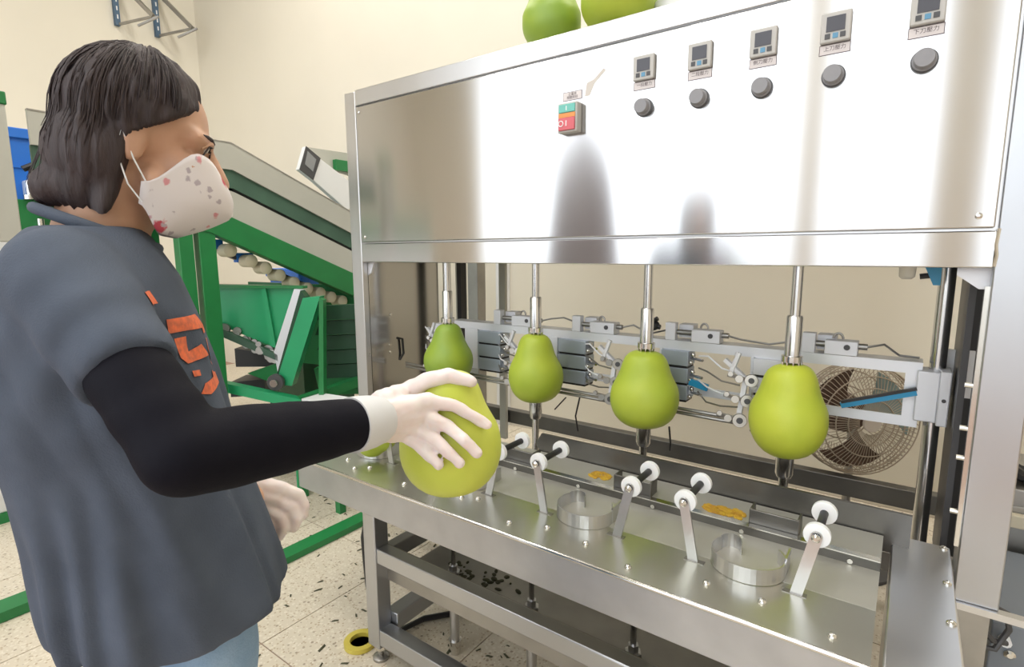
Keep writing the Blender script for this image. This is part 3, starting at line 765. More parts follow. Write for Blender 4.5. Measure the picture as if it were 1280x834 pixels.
# ------------------------------------------------------------------ equipment to the right of the machine
mb = thing('motor_box', 'blue-grey metal box with bolts standing behind the right post', 'box', (.45, 1.9, 0))
obj('box_body', B().box(.236, .70, 1.70, 2.15, 0, .390), M_['bgrey'], mb, bevel=.004)
obj('box_bolt', B().lathe([(0, .012), (.005, .012), (.010, .006)], (.275, 1.70, .315), (0, -1, 0), 12), M_['chrome'], mb)
obj('cable_gland', B().tube([(.262, 1.70, .352), (.262, 1.675, .355)], .012, 10), M_['nylon'], mb)
lp = [(.262, 1.675, .355), (.235, 1.65, .365), (.205, 1.645, .40), (.20, 1.645, .44), (.225, 1.65, .455), (.255, 1.66, .44), (.262, 1.66, .40), (.24, 1.65, .345), (.19, 1.63, .35), (.15, 1.61, .38)]
tag(obj('cable_loop', B().tube(lp, .007, 8), M_['darkgrey']), 'dark grey cable looping out of the blue-grey box', 'cable')
tag(obj('hose_coil', B().tube([(.36 + .085 * math.cos(a), 2.30 + .03 * math.sin(a * .5), .70 + .11 * math.sin(a)) for a in [2 * pi * q / 20 for q in range(61)]], .020, 8), M_['black']),
    'coil of thick black hose standing on the grey crate beyond the post', 'hose')
tag(obj('equipment_crate', B().box(.27, .72, 2.20, 2.62, 0, .57).box(.262, .728, 2.192, 2.628, .49, .52), M_['dull'], bevel=.004), 'dull grey metal crate by the back wall under the black hose', 'crate')
tag(obj('steel_bench', B().box(.24, .95, 2.16, 2.19, .46, .50).box(.24, .28, 2.16, 2.19, 0, .46).box(.91, .95, 2.16, 2.19, 0, .46), M_['cream'], bevel=.003), 'cream painted trestle between the blue-grey box and the grey crate', 'trestle')

# ------------------------------------------------------------------ green fruit conveyor
CV = thing('inclined_conveyor', 'green and grey fruit conveyor sloping down behind the worker', 'conveyor', (-2.95, 1.4, 0))
XC = -2.80
def strip(z_off0, z_off1, x0, x1, y0=.690):
    """a strip that follows the conveyor: flat, then sloping down"""
    path = [(y0, 1.852), (1.475, 1.846), (2.50, 1.418)]
    return B().prism([(yy, z + z_off0) for yy, z in path] + [(yy, z + z_off1) for yy, z in reversed(path)], 'x', x0, x1)
obj('side_board', strip(0, -.128, XC - .02, XC), M_['greyp'], CV)
obj('board_edge', strip(.006, 0, XC - .022, XC + .002), M_['dull'], CV)
obj('belt_side', strip(-.128, -.218, XC - .03, XC - .012), M_['belt'], CV)
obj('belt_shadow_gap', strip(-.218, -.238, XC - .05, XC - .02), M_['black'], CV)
pth = [(1.15, 1.610), (1.475, 1.608), (2.50, 1.180)]
obj('lower_board', B().prism([(1.36, 1.640), (1.475, 1.608), (2.50, 1.180), (2.50, 1.045), (1.38, 1.512)], 'x', XC - .02, XC), M_['greyp'], CV)
obj('green_beam', B().prism([(1.30, 1.545), (1.38, 1.512), (2.50, 1.045), (2.50, .895), (1.335, 1.405), (1.20, 1.42)], 'x', XC - .06, XC + .005), M_['gpaint'], CV, bevel=.003)
obj('bend_plate', B().box(XC - .62, XC - .02, 1.04, 1.475, 1.60, 1.63), M_['belt'], CV)
obj('belt_bed', B().prism([(1.475, 1.62), (2.50, 1.19), (2.50, 1.165), (1.475, 1.595)], 'x', XC - .62, XC - .02), M_['belt'], CV)
obj('side_board', strip(0, -.25, XC - .64, XC - .62, 1.04), M_['greyp'], CV)
obj('end_plate', B().box(XC - .62, XC - .02, 1.03, 1.04, 1.60, 1.84), M_['belt'], CV)
rl = None
for k, (yy, zz) in enumerate(((1.462, 1.318), (1.57, 1.262), (1.65, 1.223), (1.73, 1.180), (1.815, 1.135), (1.90, 1.098), (1.985, 1.065), (2.06, 1.035), (2.14, 1.005))):
    b = B().lathe([(-.05, .020), (-.04, .034), (.04, .034), (.05, .020)], (-2.90, yy, zz), (1, 0, 0), 16)
    if rl is None: rl = obj('return_roller', b, M_['cream'], CV, loc=(-2.90, yy, zz))
    else: again(rl, CV, (-2.90, yy, zz))
obj('roller_rail', B().bar((-2.955, 1.40, 1.345), (-2.955, 2.40, .90), .03, .035), M_['darkgrey'], CV)
for y0, y1, z0 in ((1.40, 1.46, 1.325), (1.53, 1.62, 1.255)):
    obj('blue_bracket', B().box(-2.97, -2.93, y0, y1, z0, z0 + .05), M_['blue'], CV)
for y0, y1 in ((1.190, 1.256), (1.282, 1.362)):
    obj('support_post', B().box(XC - .06, XC, y0, y1, 0, 1.425), M_['gpaint'], CV, bevel=.003)
obj('support_post', B().box(XC - .62, XC - .56, 1.25, 1.33, 0, 1.60), M_['gpaint'], CV)
obj('support_post', B().box(XC - .62, XC - .56, 2.36, 2.44, 0, 1.15), M_['gpaint'], CV)
obj('support_post', B().box(XC - .06, XC, 2.36, 2.44, 0, .95), M_['gpaint'], CV)
# drive cover with a dark window, on the far side of the conveyor
cvr = obj('drive_cover', B().prism([(2.169, 1.979), (2.113, 1.829), (2.208, 1.774), (2.47, 1.595), (2.62, 1.70), (2.486, 1.802), (2.271, 1.918)], 'x', -3.24, -3.2), M_['whitep'], CV, bevel=.003)
obj('cover_window', B().prism([(2.169, 1.979), (2.113, 1.829), (2.208, 1.774), (2.271, 1.918)], 'x', -3.2, -3.192), M_['darkgrey'], cvr)
obj('window_pane', B().prism([(2.175, 1.950), (2.150, 1.865), (2.205, 1.825), (2.235, 1.905)], 'x', -3.192, -3.189), mat('window_pane', (.25, .26, .27), .15), cvr)
obj('cover_hood', B().prism([(2.20, 1.985), (2.60, 1.992), (2.60, 1.83), (2.40, 1.86), (2.271, 1.925)], 'x', -3.26, -3.242), M_['greyp'], cvr)
obj('cover_motor', B().box(-3.242, -3.205, 2.40, 2.56, 1.86, 1.93), M_['gpaint'], cvr)
obj('floor_beam', B().box(-2.11, -2.03, .75, 2.3, .002, .03), M_['gpaint'], CV)
obj('floor_beam', B().box(-2.62, -2.52, -.3, .95, .002, .04), M_['gpaint'], CV)

# hopper and bin group below the conveyor; local x runs parallel to (.809,.588)
HA = math.radians(36)
HO = Vector((-2.86, 1.60, 0))
HM = Matrix.Translation(HO) @ Matrix.Rotation(HA, 4, 'Z')
def P3(x, yv, z): return HM @ Vector((x, yv, z))
def slab(poly, y0, y1):
    n = len(poly); vs = [P3(u, y0, v) for u, v in poly] + [P3(u, y1, v) for u, v in poly]
    return B().add(vs, [tuple(range(n - 1, -1, -1)), tuple(range(n, 2 * n))] + [(i, (i + 1) % n, n + (i + 1) % n, n + i) for i in range(n)])
HP = thing('loading_hopper', 'bright green sheet metal hopper with a slanted chute under the conveyor', 'hopper', HO)
def X(px): return (px - 330) * .00439
def Z(py): return 1.3 - (py - 319) * .00439
hb = obj('hopper_panel', slab([(X(262), Z(359)), (X(376), Z(362)), (X(346), Z(438)), (X(262), Z(402))], .02, .05), M_['gpaint_l'], HP)
obj('panel_fold', slab([(X(332), Z(361)), (X(338), Z(361)), (X(346), Z(437)), (X(338), Z(433))], .0, .022), M_['gpaint_l'], hb)
obj('hopper_rim', slab([(X(262), Z(356)), (X(385), Z(359)), (X(385), Z(362)), (X(262), Z(360))], -.01, .06), M_['gpaint'], hb)
obj('hopper_back', slab([(X(262), Z(359)), (X(428), Z(366)), (X(428), Z(490)), (X(262), Z(470))], .50, .53), M_['gpaint'], HP)
obj('chute_strip', slab([(X(376), Z(362)), (X(388), Z(363)), (X(358), Z(455)), (X(350), Z(478)), (X(346), Z(440))], -.03, .0), M_['alu'], HP)
ch = obj('chute_channel', slab([(X(392), Z(372)), (X(413), Z(370)), (X(372), Z(480)), (X(352), Z(478))], -.10, -.03), M_['gpaint_l'], HP)
obj('channel_side', slab([(X(388), Z(363)), (X(394), Z(371)), (X(354), Z(478)), (X(350), Z(474))], -.08, -.02), M_['gdark'], ch)
obj('hopper_post', slab([(X(413), Z(372)), (X(418), Z(374)), (X(412), Z(492)), (X(406), Z(492))], -.12, -.07), M_['gpaint'], HP)
for k, zz in enumerate((385, 405, 425, 445, 465)):
    obj('rack_shelf', slab([(X(398), Z(zz)), (X(470), Z(zz - 3)), (X(470), Z(zz + 15)), (X(390), Z(zz + 18))], .05 + .02 * k, .10 + .02 * k), M_['gdark'], HP)
obj('rack_shelf', slab([(X(380), Z(470)), (X(470), Z(462)), (X(470), Z(505)), (X(386), Z(505))], .14, .2), M_['gpaint'], HP)
cn = B(); rnd = random.Random(4)
for k in range(26):
    t = k / 25; px, py = 278 + 72 * t + rnd.uniform(-3, 3), 412 + 38 * t + rnd.uniform(-7, 7)
    c = P3(X(px), rnd.uniform(-.02, .04), Z(py)); cn.disc(c, P3(.2, -1, .1) - P3(0, 0, 0), rnd.uniform(.012, .03), .03, 10)
obj('drive_chain', cn, M_['dull'], HP, kind='stuff')
obj('chain_guide', slab([(X(272), Z(406)), (X(350), Z(444)), (X(350), Z(452)), (X(272), Z(416))], -.03, .0), M_['belt'], HP)
obj('chain_wheel', B().disc(P3(X(355), -.12, Z(474)), P3(0, -1, 0) - P3(0, 0, 0), .045, .03, 20), M_['darkgrey'], HP)
obj('wheel_hub', B().disc(P3(X(355), -.14, Z(474)), P3(0, -1, 0) - P3(0, 0, 0), .022, .03, 14), M_['chrome'], HP)
obj('frame_beam', slab([(X(270), Z(466)), (X(388), Z(493)), (X(388), Z(505)), (X(270), Z(477))], -.17, -.12), M_['gpaint_l'], HP)
obj('frame_beam', slab([(X(270), Z(498)), (X(330), Z(513)), (X(330), Z(521)), (X(270), Z(508))], -.17, -.12), M_['gpaint_l'], HP)
obj('frame_leg', slab([(X(377), Z(498)), (X(388), Z(496)), (X(386), 0), (X(377), 0)], -.17, -.12), M_['gpaint_l'], HP)
obj('frame_leg', slab([(X(268), Z(390)), (X(276), Z(390)), (X(276), 0), (X(268), 0)], -.17, -.12), M_['gpaint'], HP)
obj('frame_beam', B().bar(P3(X(384), -.145, Z(497)), P3(X(470), .25, Z(480)), .05, .05), M_['gpaint'], HP)
obj('dark_tray', slab([(X(270), Z(445)), (X(318), Z(452)), (X(318), Z(470)), (X(270), Z(470))], .2, .4), M_['black'], HP)
obj('dark_tray', slab([(X(272), Z(486)), (X(318), Z(482)), (X(318), Z(503)), (X(272), Z(506))], .1, .3), M_['black'], HP)
obj('frame_beam', slab([(X(305), Z(470)), (X(350), Z(455)), (X(366), Z(470)), (X(330), Z(480))], .02, .06), M_['gpaint'], HP)
wb = thing('white_carton', 'flat white carton lying on the green frame beside the steel post', 'carton', (-2.40, 1.68, .548))
obj('carton_body', B().box(-.14, .14, -.07, .07, .50, .548, Matrix.Translation((-2.40, 1.69, 0)) @ Matrix.Rotation(.15, 4, 'Z')), M_['whitep'], wb, bevel=.003)
ts = thing('frame_stand', 'low green steel stand carrying the flat white carton', 'stand', (-2.40, 1.69, 0))
obj('stand_top', B().box(-2.58, -2.22, 1.58, 1.80, .46, .50), M_['gpaint'], ts)
for sx, sy in ((-2.56, 1.60), (-2.24, 1.60), (-2.56, 1.78), (-2.24, 1.78)):
    obj('stand_leg', B().box(sx - .018, sx + .018, sy - .018, sy + .018, 0, .46), M_['gpaint'], ts)
for (nm, x0, x1, y0, y1, z0, z1, lab) in (('plastic_crate', -3.95, -3.56, 2.3, 2.66, .90, 1.19, 'blue plastic bin on a dark green cabinet behind the green hopper'),):
    c = thing(nm, lab, 'crate', ((x0 + x1) / 2, (y0 + y1) / 2, z0))
    obj('crate_body', B().box(x0, x1, y0, y1, z0, z1), M_['blue'], c, bevel=.01)
    obj('crate_rim', B().box(x0 - .02, x1 + .02, y0 - .02, y1 + .02, z1 - .06, z1 - .02), M_['blue'], c, bevel=.004)

tag(obj('steel_cabinet', B().box(-4.0, -3.52, 2.26, 2.70, .06, .90).box(-3.98, -3.54, 2.28, 2.68, 0, .06), M_['gdark'], bevel=.004), 'dark green steel cabinet under the blue plastic bin', 'cabinet')
# sorting machine at the far left: white cabinet, green top frame, blue crate, grey post
SM = thing('sorting_machine', 'white panelled sorting machine with green top frame behind the worker', 'machine', (-3.7, .4, 0))
obj('machine_panel', B().box(-4.1, -3.5, -.5, .80, .05, 1.405), M_['whitep'], SM, bevel=.006)
obj('panel_base', B().box(-4.08, -3.49, -.5, .81, .0, .05), M_['gpaint'], SM)
obj('top_frame', B().box(-4.1, -3.49, -.5, .96, 1.41, 1.565), M_['gpaint'], SM, bevel=.004)
obj('name_plate', B().box(-3.49, -3.486, .4, .755, 1.415, 1.555), M_['alu'], SM)
for yy, zz in ((.83, 1.565), (.90, 1.565), (.855, 1.42)):
    obj('frame_bolt', B().lathe([(0, .03), (.02, .03), (.025, .016), (.055, .016), (.06, .008)], (-3.475, yy, zz), (0, 0, 1), 12), M_['chrome'], SM)
obj('bearing_cover', B().box(-3.56, -3.48, .82, .93, 1.565, 1.66), M_['alu'], SM, bevel=.01)
obj('corner_post', B().box(-2.86, -2.80, .56, .628, 1.35, 1.86), M_['greyp'], CV, bevel=.004)
obj('post_cap', B().box(-2.865, -2.795, .555, .633, 1.858, 1.905), M_['gpaint'], CV, bevel=.004)
cr = thing('plastic_crate', 'blue plastic crate on the green top frame of the sorting machine', 'crate', (-3.8, .9, 1.565))
obj('crate_body', B().prism([(.70, 1.565), (.885, 1.565), (.915, 1.905), (.66, 1.905)], 'x', -4.05, -3.56), M_['blue'], cr, bevel=.006)
obj('crate_rim', B().box(-4.07, -3.545, .65, .925, 1.86, 1.908), M_['blue'], cr, bevel=.004)
obj('crate_rib', B().box(-3.565, -3.552, .67, .90, 1.72, 1.735), M_['blue'], cr)
tag(obj('wire_bundle', B().tube([(-3.42, .80, 1.70), (-3.41, .86, 1.735), (-3.41, .93, 1.72), (-3.42, 1.0, 1.70), (-3.42, 1.02, 1.64)], .014, 8).tube([(-3.42, .82, 1.69), (-3.41, .90, 1.70), (-3.42, .99, 1.66)], .012, 8), M_['black']), 'short bundle of black wires lying in front of the blue crate', 'wires')

# steel wall brackets high in the corner
def wall_bracket(yy, lab, seed):
    t = thing('wall_bracket', lab, 'bracket', (XL, yy, 3.62), 'slotted wall brackets')
    up = obj('slotted_upright', B().box(XL, XL + .05, yy - .022, yy + .022, 3.60, 4.9), M_['bluewall'], t)
    sl_ = None
    for k in range(14):
        z = 3.66 + k * .08
        b = B().box(XL + .05, XL + .0515, yy - .006, yy + .006, z, z + .04)
        if sl_ is None: sl_ = obj('slot', b, M_['whitep'], up, loc=(XL, yy, z))
        else: again(sl_, up, (XL, yy, z))
    obj('diagonal_brace', B().bar((XL + .03, yy + .02, 4.06), (XL + .42, yy + .18, 3.65), .035, .035), M_['dull'], t)
    obj('bracket_arm', B().bar((XL + .02, yy, 3.61), (XL + .42, yy + .18, 3.65), .02, .02), M_['dull'], t)
    obj('arm_tip', B().bar((XL + .30, yy + .08, 3.56), (XL + .46, yy + .21, 3.65), .018, .018), M_['dull'], t)
wall_bracket(2.47, 'slotted steel wall bracket farther from the room corner', 1)
wall_bracket(2.84, 'slotted steel wall bracket nearest the room corner', 2)

# ------------------------------------------------------------------ floor litter
tag(obj('tape_ring', B().lathe([(0, .054), (.015, .054), (.015, .034), (0, .034)], (-1.395, 1.045, .001), (0, 0, 1), 32), M_['yellow']), 'yellow tape ring lying on the floor beside the table leg', 'tape')
rnd = random.Random(11); db = B()
for k in range(230):
    if k < 130: x, yy = rnd.gauss(-1.05, .45), rnd.gauss(1.2, .35)
    else: x, yy = rnd.gauss(-2.05, .35), rnd.gauss(1.75, .25)
    if yy > 2.5 or yy < .3: continue
    s = rnd.uniform(.004, .012); mt = Matrix.Rotation(rnd.random() * 6.28, 3, 'Z')
    db.add([Vector((x, yy, .001)) + mt @ Vector(p) for p in ((-s * 1.6, -s * .4, 0), (s * 1.4, -s * .5, 0), (s * 1.7, s * .3, 0), (-s, s * .5, 0), (0, 0, .004))], [(0, 1, 4), (1, 2, 4), (2, 3, 4), (3, 0, 4)])
obj('peel_scraps', db, M_['debris'], kind='stuff')
o = bpy.data.objects['peel_scraps']; o['label'] = 'small dark peel scraps scattered over the terrazzo floor'; o['category'] = 'litter'

# unseen tank standing behind the camera, added for its reflection in the door
tk = thing('reflection_prop', 'tall dark round-topped tank added for the door reflection', 'prop', (-2.05, -.65, 0))
obj('prop_body', B().lathe([(0, .30), (.9, .29), (1.5, .24), (1.9, .19), (2.05, .13), (2.12, .05), (2.13, .01)], (-2.05, -.65, 0), (0, 0, 1), 32), M_['prop'], tk)
obj('prop_lid', B().lathe([(0, .05), (.03, .05), (.035, .02)], (-2.05, -.65, 2.12), (0, 0, 1), 20), M_['darkgrey'], tk)

# ------------------------------------------------------------------ the worker
F = Vector((.42, .907, 0)).normalized(); Lf = Vector((-F.y, F.x, 0)); UPV = Vector((0, 0, 1))
MID = Vector((-.892, .281, 0))
def T(f, l, z): return MID + F * f + Lf * l + UPV * z
PW = thing('person', 'worker in charcoal t-shirt, printed face mask and gloves leaning over the table', 'person', (MID.x, MID.y, 0))
RS, RE, RW = Vector((-.793, .212, 1.270)), Vector((-.577, .234, 1.099)), Vector((-.588, .470, 1.070))
LS, LE, LW = T(.0, .155, 1.268), T(.04, .19, 1.01), Vector((-.838, .402, .944))
HC = Vector((-.867, .335, 1.450))
hy = math.atan2(.376, .926)
pt = math.radians(11)
hf = Vector((.376, .926, 0)).normalized() * math.cos(pt) - UPV * math.sin(pt)
hl = Vector((-.926, .376, 0)).normalized(); hu = hf.cross(hl)
HS = .92     # head size
HMX = Matrix((hf * HS, hl * HS, hu * HS)).transposed()
def H(x, yv, z): return HC + (hf * x + hl * yv + hu * z) * HS

def ring(f0, l0, z, rf, rl, n=40, p=2.3, tiltf=0.0):
    out = []
    for j in range(n):
        a = 2 * pi * j / n; ca, sa = math.cos(a), math.sin(a)
        x = rf * math.copysign(abs(ca) ** (2 / p), ca); y_ = rl * math.copysign(abs(sa) ** (2 / p), sa)
        out.append(T(f0 + x, l0 + y_, z + tiltf * x))
    return out

# body: one continuous surface
b = B()
b.ell(H(-.010, 0, .030), (.093, .072, .092), HMX, 28, 18)
b.ell(H(.030, 0, -.040), (.062, .058, .078), HMX, 24, 14)
b.ell(H(.062, 0, -.098), (.024, .026, .020), HMX)
b.capsule(H(.086, 0, .004), H(.106, 0, -.034), .010, .014)
b.ell(H(.100, .012, -.040), (.010, .010, .009), HMX); b.ell(H(.100, -.012, -.040), (.010, .010, .009), HMX)
for s in (-1, 1):
    b.capsule(H(.079, s * .014, .018), H(.064, s * .048, .020), .012, .012)
    b.ell(H(.055, s * .045, -.026), (.026, .022, .022), HMX)
    b.capsule(H(.020, s * .058, -.055), H(.055, s * .025, -.095), .016, .018)
    b.ell(H(-.008, s * .074, -.012), (.017, .008, .030), HMX); b.capsule(H(-.018, s * .078, .012), H(.006, s * .077, .014), .006, .005); b.capsule(H(-.018, s * .079, .012), H(-.014, s * .077, -.030), .006, .006)
b.capsule(H(-.030, 0, -.05), T(-.015, 0, 1.26), .052, .058, 18)
b.capsule(T(-.01, -.09, 1.255), T(-.01, .09, 1.255), .040, .040, 16)
b.loft([ring(.045, 0, .80, .080, .130), ring(.03, 0, .95, .080, .130), ring(.01, 0, 1.10, .095, .145), ring(0, 0, 1.20, .085, .145), ring(-.01, 0, 1.28, .05, .085)])
for (s_, e_, w_) in ((RS, RE, RW), (LS, LE, LW)):
    b.capsule(s_, e_, .040, .036, 14); b.capsule(e_, w_, .038, .026, 14)
    b.capsule(w_, w_ + (w_ - e_).normalized() * .05, .026, .022, 12)
for s in (-1, 1):
    hip, kn, an = T(.05, s * .082, .82), T(.05, s * .095, .45), T(.01, s * .10, .09)
    b.capsule(hip, kn, .062, .050, 16); b.capsule(kn, an, .052, .036, 16); b.capsule(an, an + F * .14 - UPV * .045, .034, .030, 12)
body_mesh = remesh(b, .0055, 5)
body = obj('body', body_mesh, M_['skin'], PW, loc=PW.location, smooth=80)
# eyes, brows, lids, laid on the face
BV = BVHTree.FromPolygons(body_mesh.v, body_mesh.f)
def on_face(x, yv, z, lift=0.0):
    p, nrm, _, _ = BV.find_nearest(H(x, yv, z))
    if nrm.dot(p - H(0, 0, 0)) < 0: nrm = -nrm
    return p + nrm * lift
for s in (-1, 1):
    ec = on_face(.090, s * .033, .000, -.0085)
    e = obj('eye', B().ell(ec, (.0115, .0115, .0105), HMX, 16, 10), M_['eyew'], PW)
    obj('iris', B().disc(ec + hf * .0098 - hl * s * .001 - hu * .0015, hf, .0050, .003, 14), M_['iris'], e)
    obj('eyelid', B().tube([on_face(.09, s * .020, .002), ec + hf * .0085 - hl * s * .007 + hu * .005, ec + hf * .0105 + hu * .0055, ec + hf * .007 + hl * s * .008 + hu * .004, on_face(.08, s * .047, .000)], [.002, .0042, .0046, .0042, .002], 8), M_['skin'], e)
    obj('eyelash', B().tube([on_face(.09, s * .021, .000, .001), ec + hf * .0115 - hl * s * .005 + hu * .0018, ec + hf * .0128 + hl * s * .002 + hu * .0016, ec + hf * .009 + hl * s * .010 + hu * .001, on_face(.08, s * .049, -.003, .001)], .0013, 6), M_['hair'], e)
    obj('eyebrow', B().tube([on_face(.095, s * .014, .025), on_face(.09, s * .027, .031), on_face(.085, s * .040, .032), on_face(.075, s * .051, .027)], [.0025, .0034, .003, .0012], 8), M_['hair'], PW)

# hair: closed shell that sinks under the skin in front of the hairline
c0 = Vector((-.012, 0, .025))
ELS = [((-.010, 0, .034), (.100, .090, .100)), ((-.040, 0, -.030), (.074, .088, .085)), ((-.058, -.005, -.080), (.050, .062, .046)), ((-.025, -.050, -.085), (.028, .028, .060)), ((-.025, .050, -.085), (.028, .028, .060)),
       ((-.088, -.012, -.088), (.034, .038, .032))]
def hair_r(d):
    best = .02
    for c, r in ELS:
        o = c0 - Vector(c); A = sum((d[i] / r[i]) ** 2 for i in range(3)); Bq = 2 * sum(o[i] * d[i] / r[i] ** 2 for i in range(3)); Cq = sum((o[i] / r[i]) ** 2 for i in range(3)) - 1
        D = Bq * Bq - 4 * A * Cq
        if D > 0: best = max(best, (-Bq + math.sqrt(D)) / (2 * A))
    return best
vs, fs = [], []
NU, NV = 120, 70
for i in range(NV + 1):
    th = pi * i / NV
    for j in range(NU):
        ph = 2 * pi * j / NU
        d = Vector((math.sin(th) * math.cos(ph), math.sin(th) * math.sin(ph), math.cos(th)))
        r = hair_r(d)
        r -= .013 * max(0, min(1, ((c0 + d * r).x - .03) / .05))
        p = c0 + d * r
        # hairline: a plane sloping from forehead to ear, then down behind the ear
        lim = .094 if p.z > .062 else (.094 - (.062 - p.z) * 1.34 if p.z > -.005 else .004 - (-.005 - p.z) * .10)
        m_ = max(0, min(1, (lim - p.x) / (.020 + .012 * max(0, min(1, (p.z - .03) / .03)))))
        m_ = m_ * m_ * (3 - 2 * m_)
        if p.z < -.10: m_ *= max(0, min(1, (.155 + p.z) / .04)) * .6 + .4
        g = math.sin(ph * 34 + 3 * math.sin(th * 5)) * .0016 + noise.noise(Vector((ph * 5, th * 2, 1))) * .005 + noise.noise(Vector((ph * 22, th * 3, 2))) * .003
        rr = .045 + (r - .045) * m_ + g * m_
        vs.append(H(*(c0 + d * rr)))
for i in range(NV):
    for j in range(NU):
        fs.append((i * NU + j, i * NU + (j + 1) % NU, (i + 1) * NU + (j + 1) % NU, (i + 1) * NU + j))
hair = obj('hair', B().add(vs, fs), M_['hair'], PW, smooth=80)
st = B(); rnd = random.Random(3)
for k in range(240):
    a = rnd.uniform(-2.2, 2.2); pts = []
    t0, t1 = rnd.uniform(.2, .9), rnd.uniform(1.7, 2.45)
    dr = rnd.uniform(-.12, .12)
    if abs(a) > 1.2: t1 = min(t1, 1.75)
    if abs(a) > 1.6: t1 = min(t1, 1.35); dr = 0
    lift = rnd.uniform(.0, .0025)
    for q in range(9):
        t = q / 8; th = t0 + (t1 - t0) * t; aa = a + dr * t
        d = Vector((-math.sin(th) * math.cos(aa), math.sin(th) * math.sin(aa), math.cos(th)))
        pts.append(H(*(c0 + d * (hair_r(d) - .013 * max(0, min(1, ((c0 + d * hair_r(d)).x - .03) / .05)) + lift + .002 * math.sin(k + 4 * t)))))
    st.tube(pts, [.0004, .0007, .0008, .0008, .0008, .0008, .0008, .0006, .0003], 4)
obj('hair_strands', st, M_['hair'], hair, kind='stuff')

# mask
NUm, NVm = 33, 17
vs, fs = [], []
def lerp(a, b_, t): return a + (b_ - a) * t
def sm(t): t = max(0, min(1, t)); return t * t * (3 - 2 * t)
for j in range(NVm):
    v = j / (NVm - 1)
    for i in range(NUm):
        s = -1 + 2 * i / (NUm - 1); a_ = abs(s)
        ztop = lerp(-.030, -.004, sm(a_ / .55)) if a_ < .55 else lerp(-.004, -.062, sm((a_ - .55) / .45))
        zbot = lerp(-.128, -.128, a_) if a_ < .6 else lerp(-.128, -.092, sm((a_ - .6) / .4))
        z = lerp(ztop, zbot, v)
        xm = .100 + .027 * math.sin(pi * min(1, v * .95 + .06)) - .045 * max(0, v - .55) / .45
        xs = .006
        x = lerp(xm, xs, 1 - math.cos(a_ * pi / 2)) + .006 * math.sin(v * 9 + s * 4) * (1 - a_) * .3
        y_ = math.copysign(.073 * math.sin(a_ * pi / 2) ** .9, s) * (1 - .12 * v)
        vs.append(H(x, y_, z))
for j in range(NVm - 1):
    for i in range(NUm - 1):
        q = j * NUm + i; fs.append((q, q + 1, q + NUm + 1, q + NUm))
mask = obj('face_mask', B().add(vs, fs), M_['mask'], PW, smooth=80)
md = mask.modifiers.new('thickness', 'SOLIDIFY'); md.thickness = .0025; md.offset = 1
for s in (-1, 1):
    obj('ear_loop', B().tube([H(.012, s * .071, -.062), H(-.005, s * .080, -.035), H(-.022, s * .082, .002), H(-.026, s * .080, -.028), H(-.008, s * .079, -.07), H(.010, s * .071, -.090)], .0010, 6), M_['nylon'], mask)
obj('mask_seam', B().tube([H(.1005 + .027 * math.sin(pi * min(1, v * .95 + .06)) - .045 * max(0, v - .55) / .45 + .001, 0, lerp(-.030, -.128, v)) for v in [q / 10 for q in range(11)]], .0012, 6), M_['mask'], mask)

# t-shirt: torso and short sleeves in one cloth surface, with folds
b = B()
b.loft([ring(.052, .0, .800, .150, .205), ring(.046, .0, .84, .149, .202), ring(.033, .0, .93, .139, .190), ring(.014, .0, 1.03, .130, .180), ring(.000, 0, 1.13, .128, .178),
        ring(-.008, 0, 1.21, .118, .180), ring(-.012, 0, 1.270, .100, .170), ring(-.014, 0, 1.310, .080, .132), ring(-.010, 0, 1.336, .062, .085)])
ua = (RE - RS).normalized()
b.capsule(RS, RS + ua * .06, .064, .060, 20)
def tube_ring(c, ax, r, n=24, sq=1.0):
    ax = ax.normalized(); x = ax.cross(UPV).normalized(); y_ = x.cross(ax)
    return [c + (x * math.cos(2 * pi * j / n) + y_ * math.sin(2 * pi * j / n) * sq) * r for j in range(n)]
b.loft([tube_ring(RS + ua * q, ua, r) for q, r in ((0, .061), (.06, .059), (.12, .054), (.162, .0515))])
ul = (LE - LS).normalized()
b.loft([tube_ring(LS + ul * q, ul, r) for q, r in ((-.02, .060), (.06, .068), (.12, .072), (.18, .074))])
b.capsule(LS, LS + ul * .05, .062, .066, 16)
sh = remesh(b, .006, 9, .5)
for v in sh.v:
    rel = v - MID; f_, l_, z_ = rel.dot(F), rel.dot(Lf), rel.z
    k = sm((1.28 - z_) / .25)
    n1 = math.sin(l_ * 34 + f_ * 21 + z_ * 7 + 2.2 * noise.noise(Vector((f_ * 5, l_ * 5, z_ * 3)))) * .0065 * k
    n2 = noise.noise(Vector((f_ * 13, l_ * 13, z_ * 2.2))) * .010 * k
    dd = (v - (RS + ua * .12)).length
    n3 = math.sin((v - RS).dot(ua) * 95 + f_ * 20) * .0045 * max(0, 1 - dd / .16)
    # drape: pleats running from the armpit down to the hem
    n4 = math.sin(math.atan2(l_ + .12, f_) * 9 + z_ * 3) * .0065 * sm((1.10 - z_) / .25)
    out = Vector((F * f_ + Lf * l_)).normalized() if (abs(f_) + abs(l_)) > .01 else F
    # sharp creases: ridged noise, strongest under the arm
    rg_ = 1 - abs(noise.noise(Vector((f_ * 9 + z_ * 3.5, l_ * 9 - z_ * 1.5, z_ * 2.0 + f_ * 4)))) * 3.2
    n5 = -.008 * max(0, rg_ - .45) / .55 * sm((1.27 - z_) / .12)
    v += out * (n1 + n2 + n4 + n5) + out * n3
shirt = obj('t_shirt', sh, M_['shirt'], PW, loc=PW.location, smooth=80)
obj('collar', B().tube([T(-.004 + .064 * math.cos(a) + .004, .078 * math.sin(a), 1.334 - .026 * math.cos(a)) for a in [2 * pi * q / 36 for q in range(36)]], .0075, 10, closed=True), M_['shirt'], shirt)
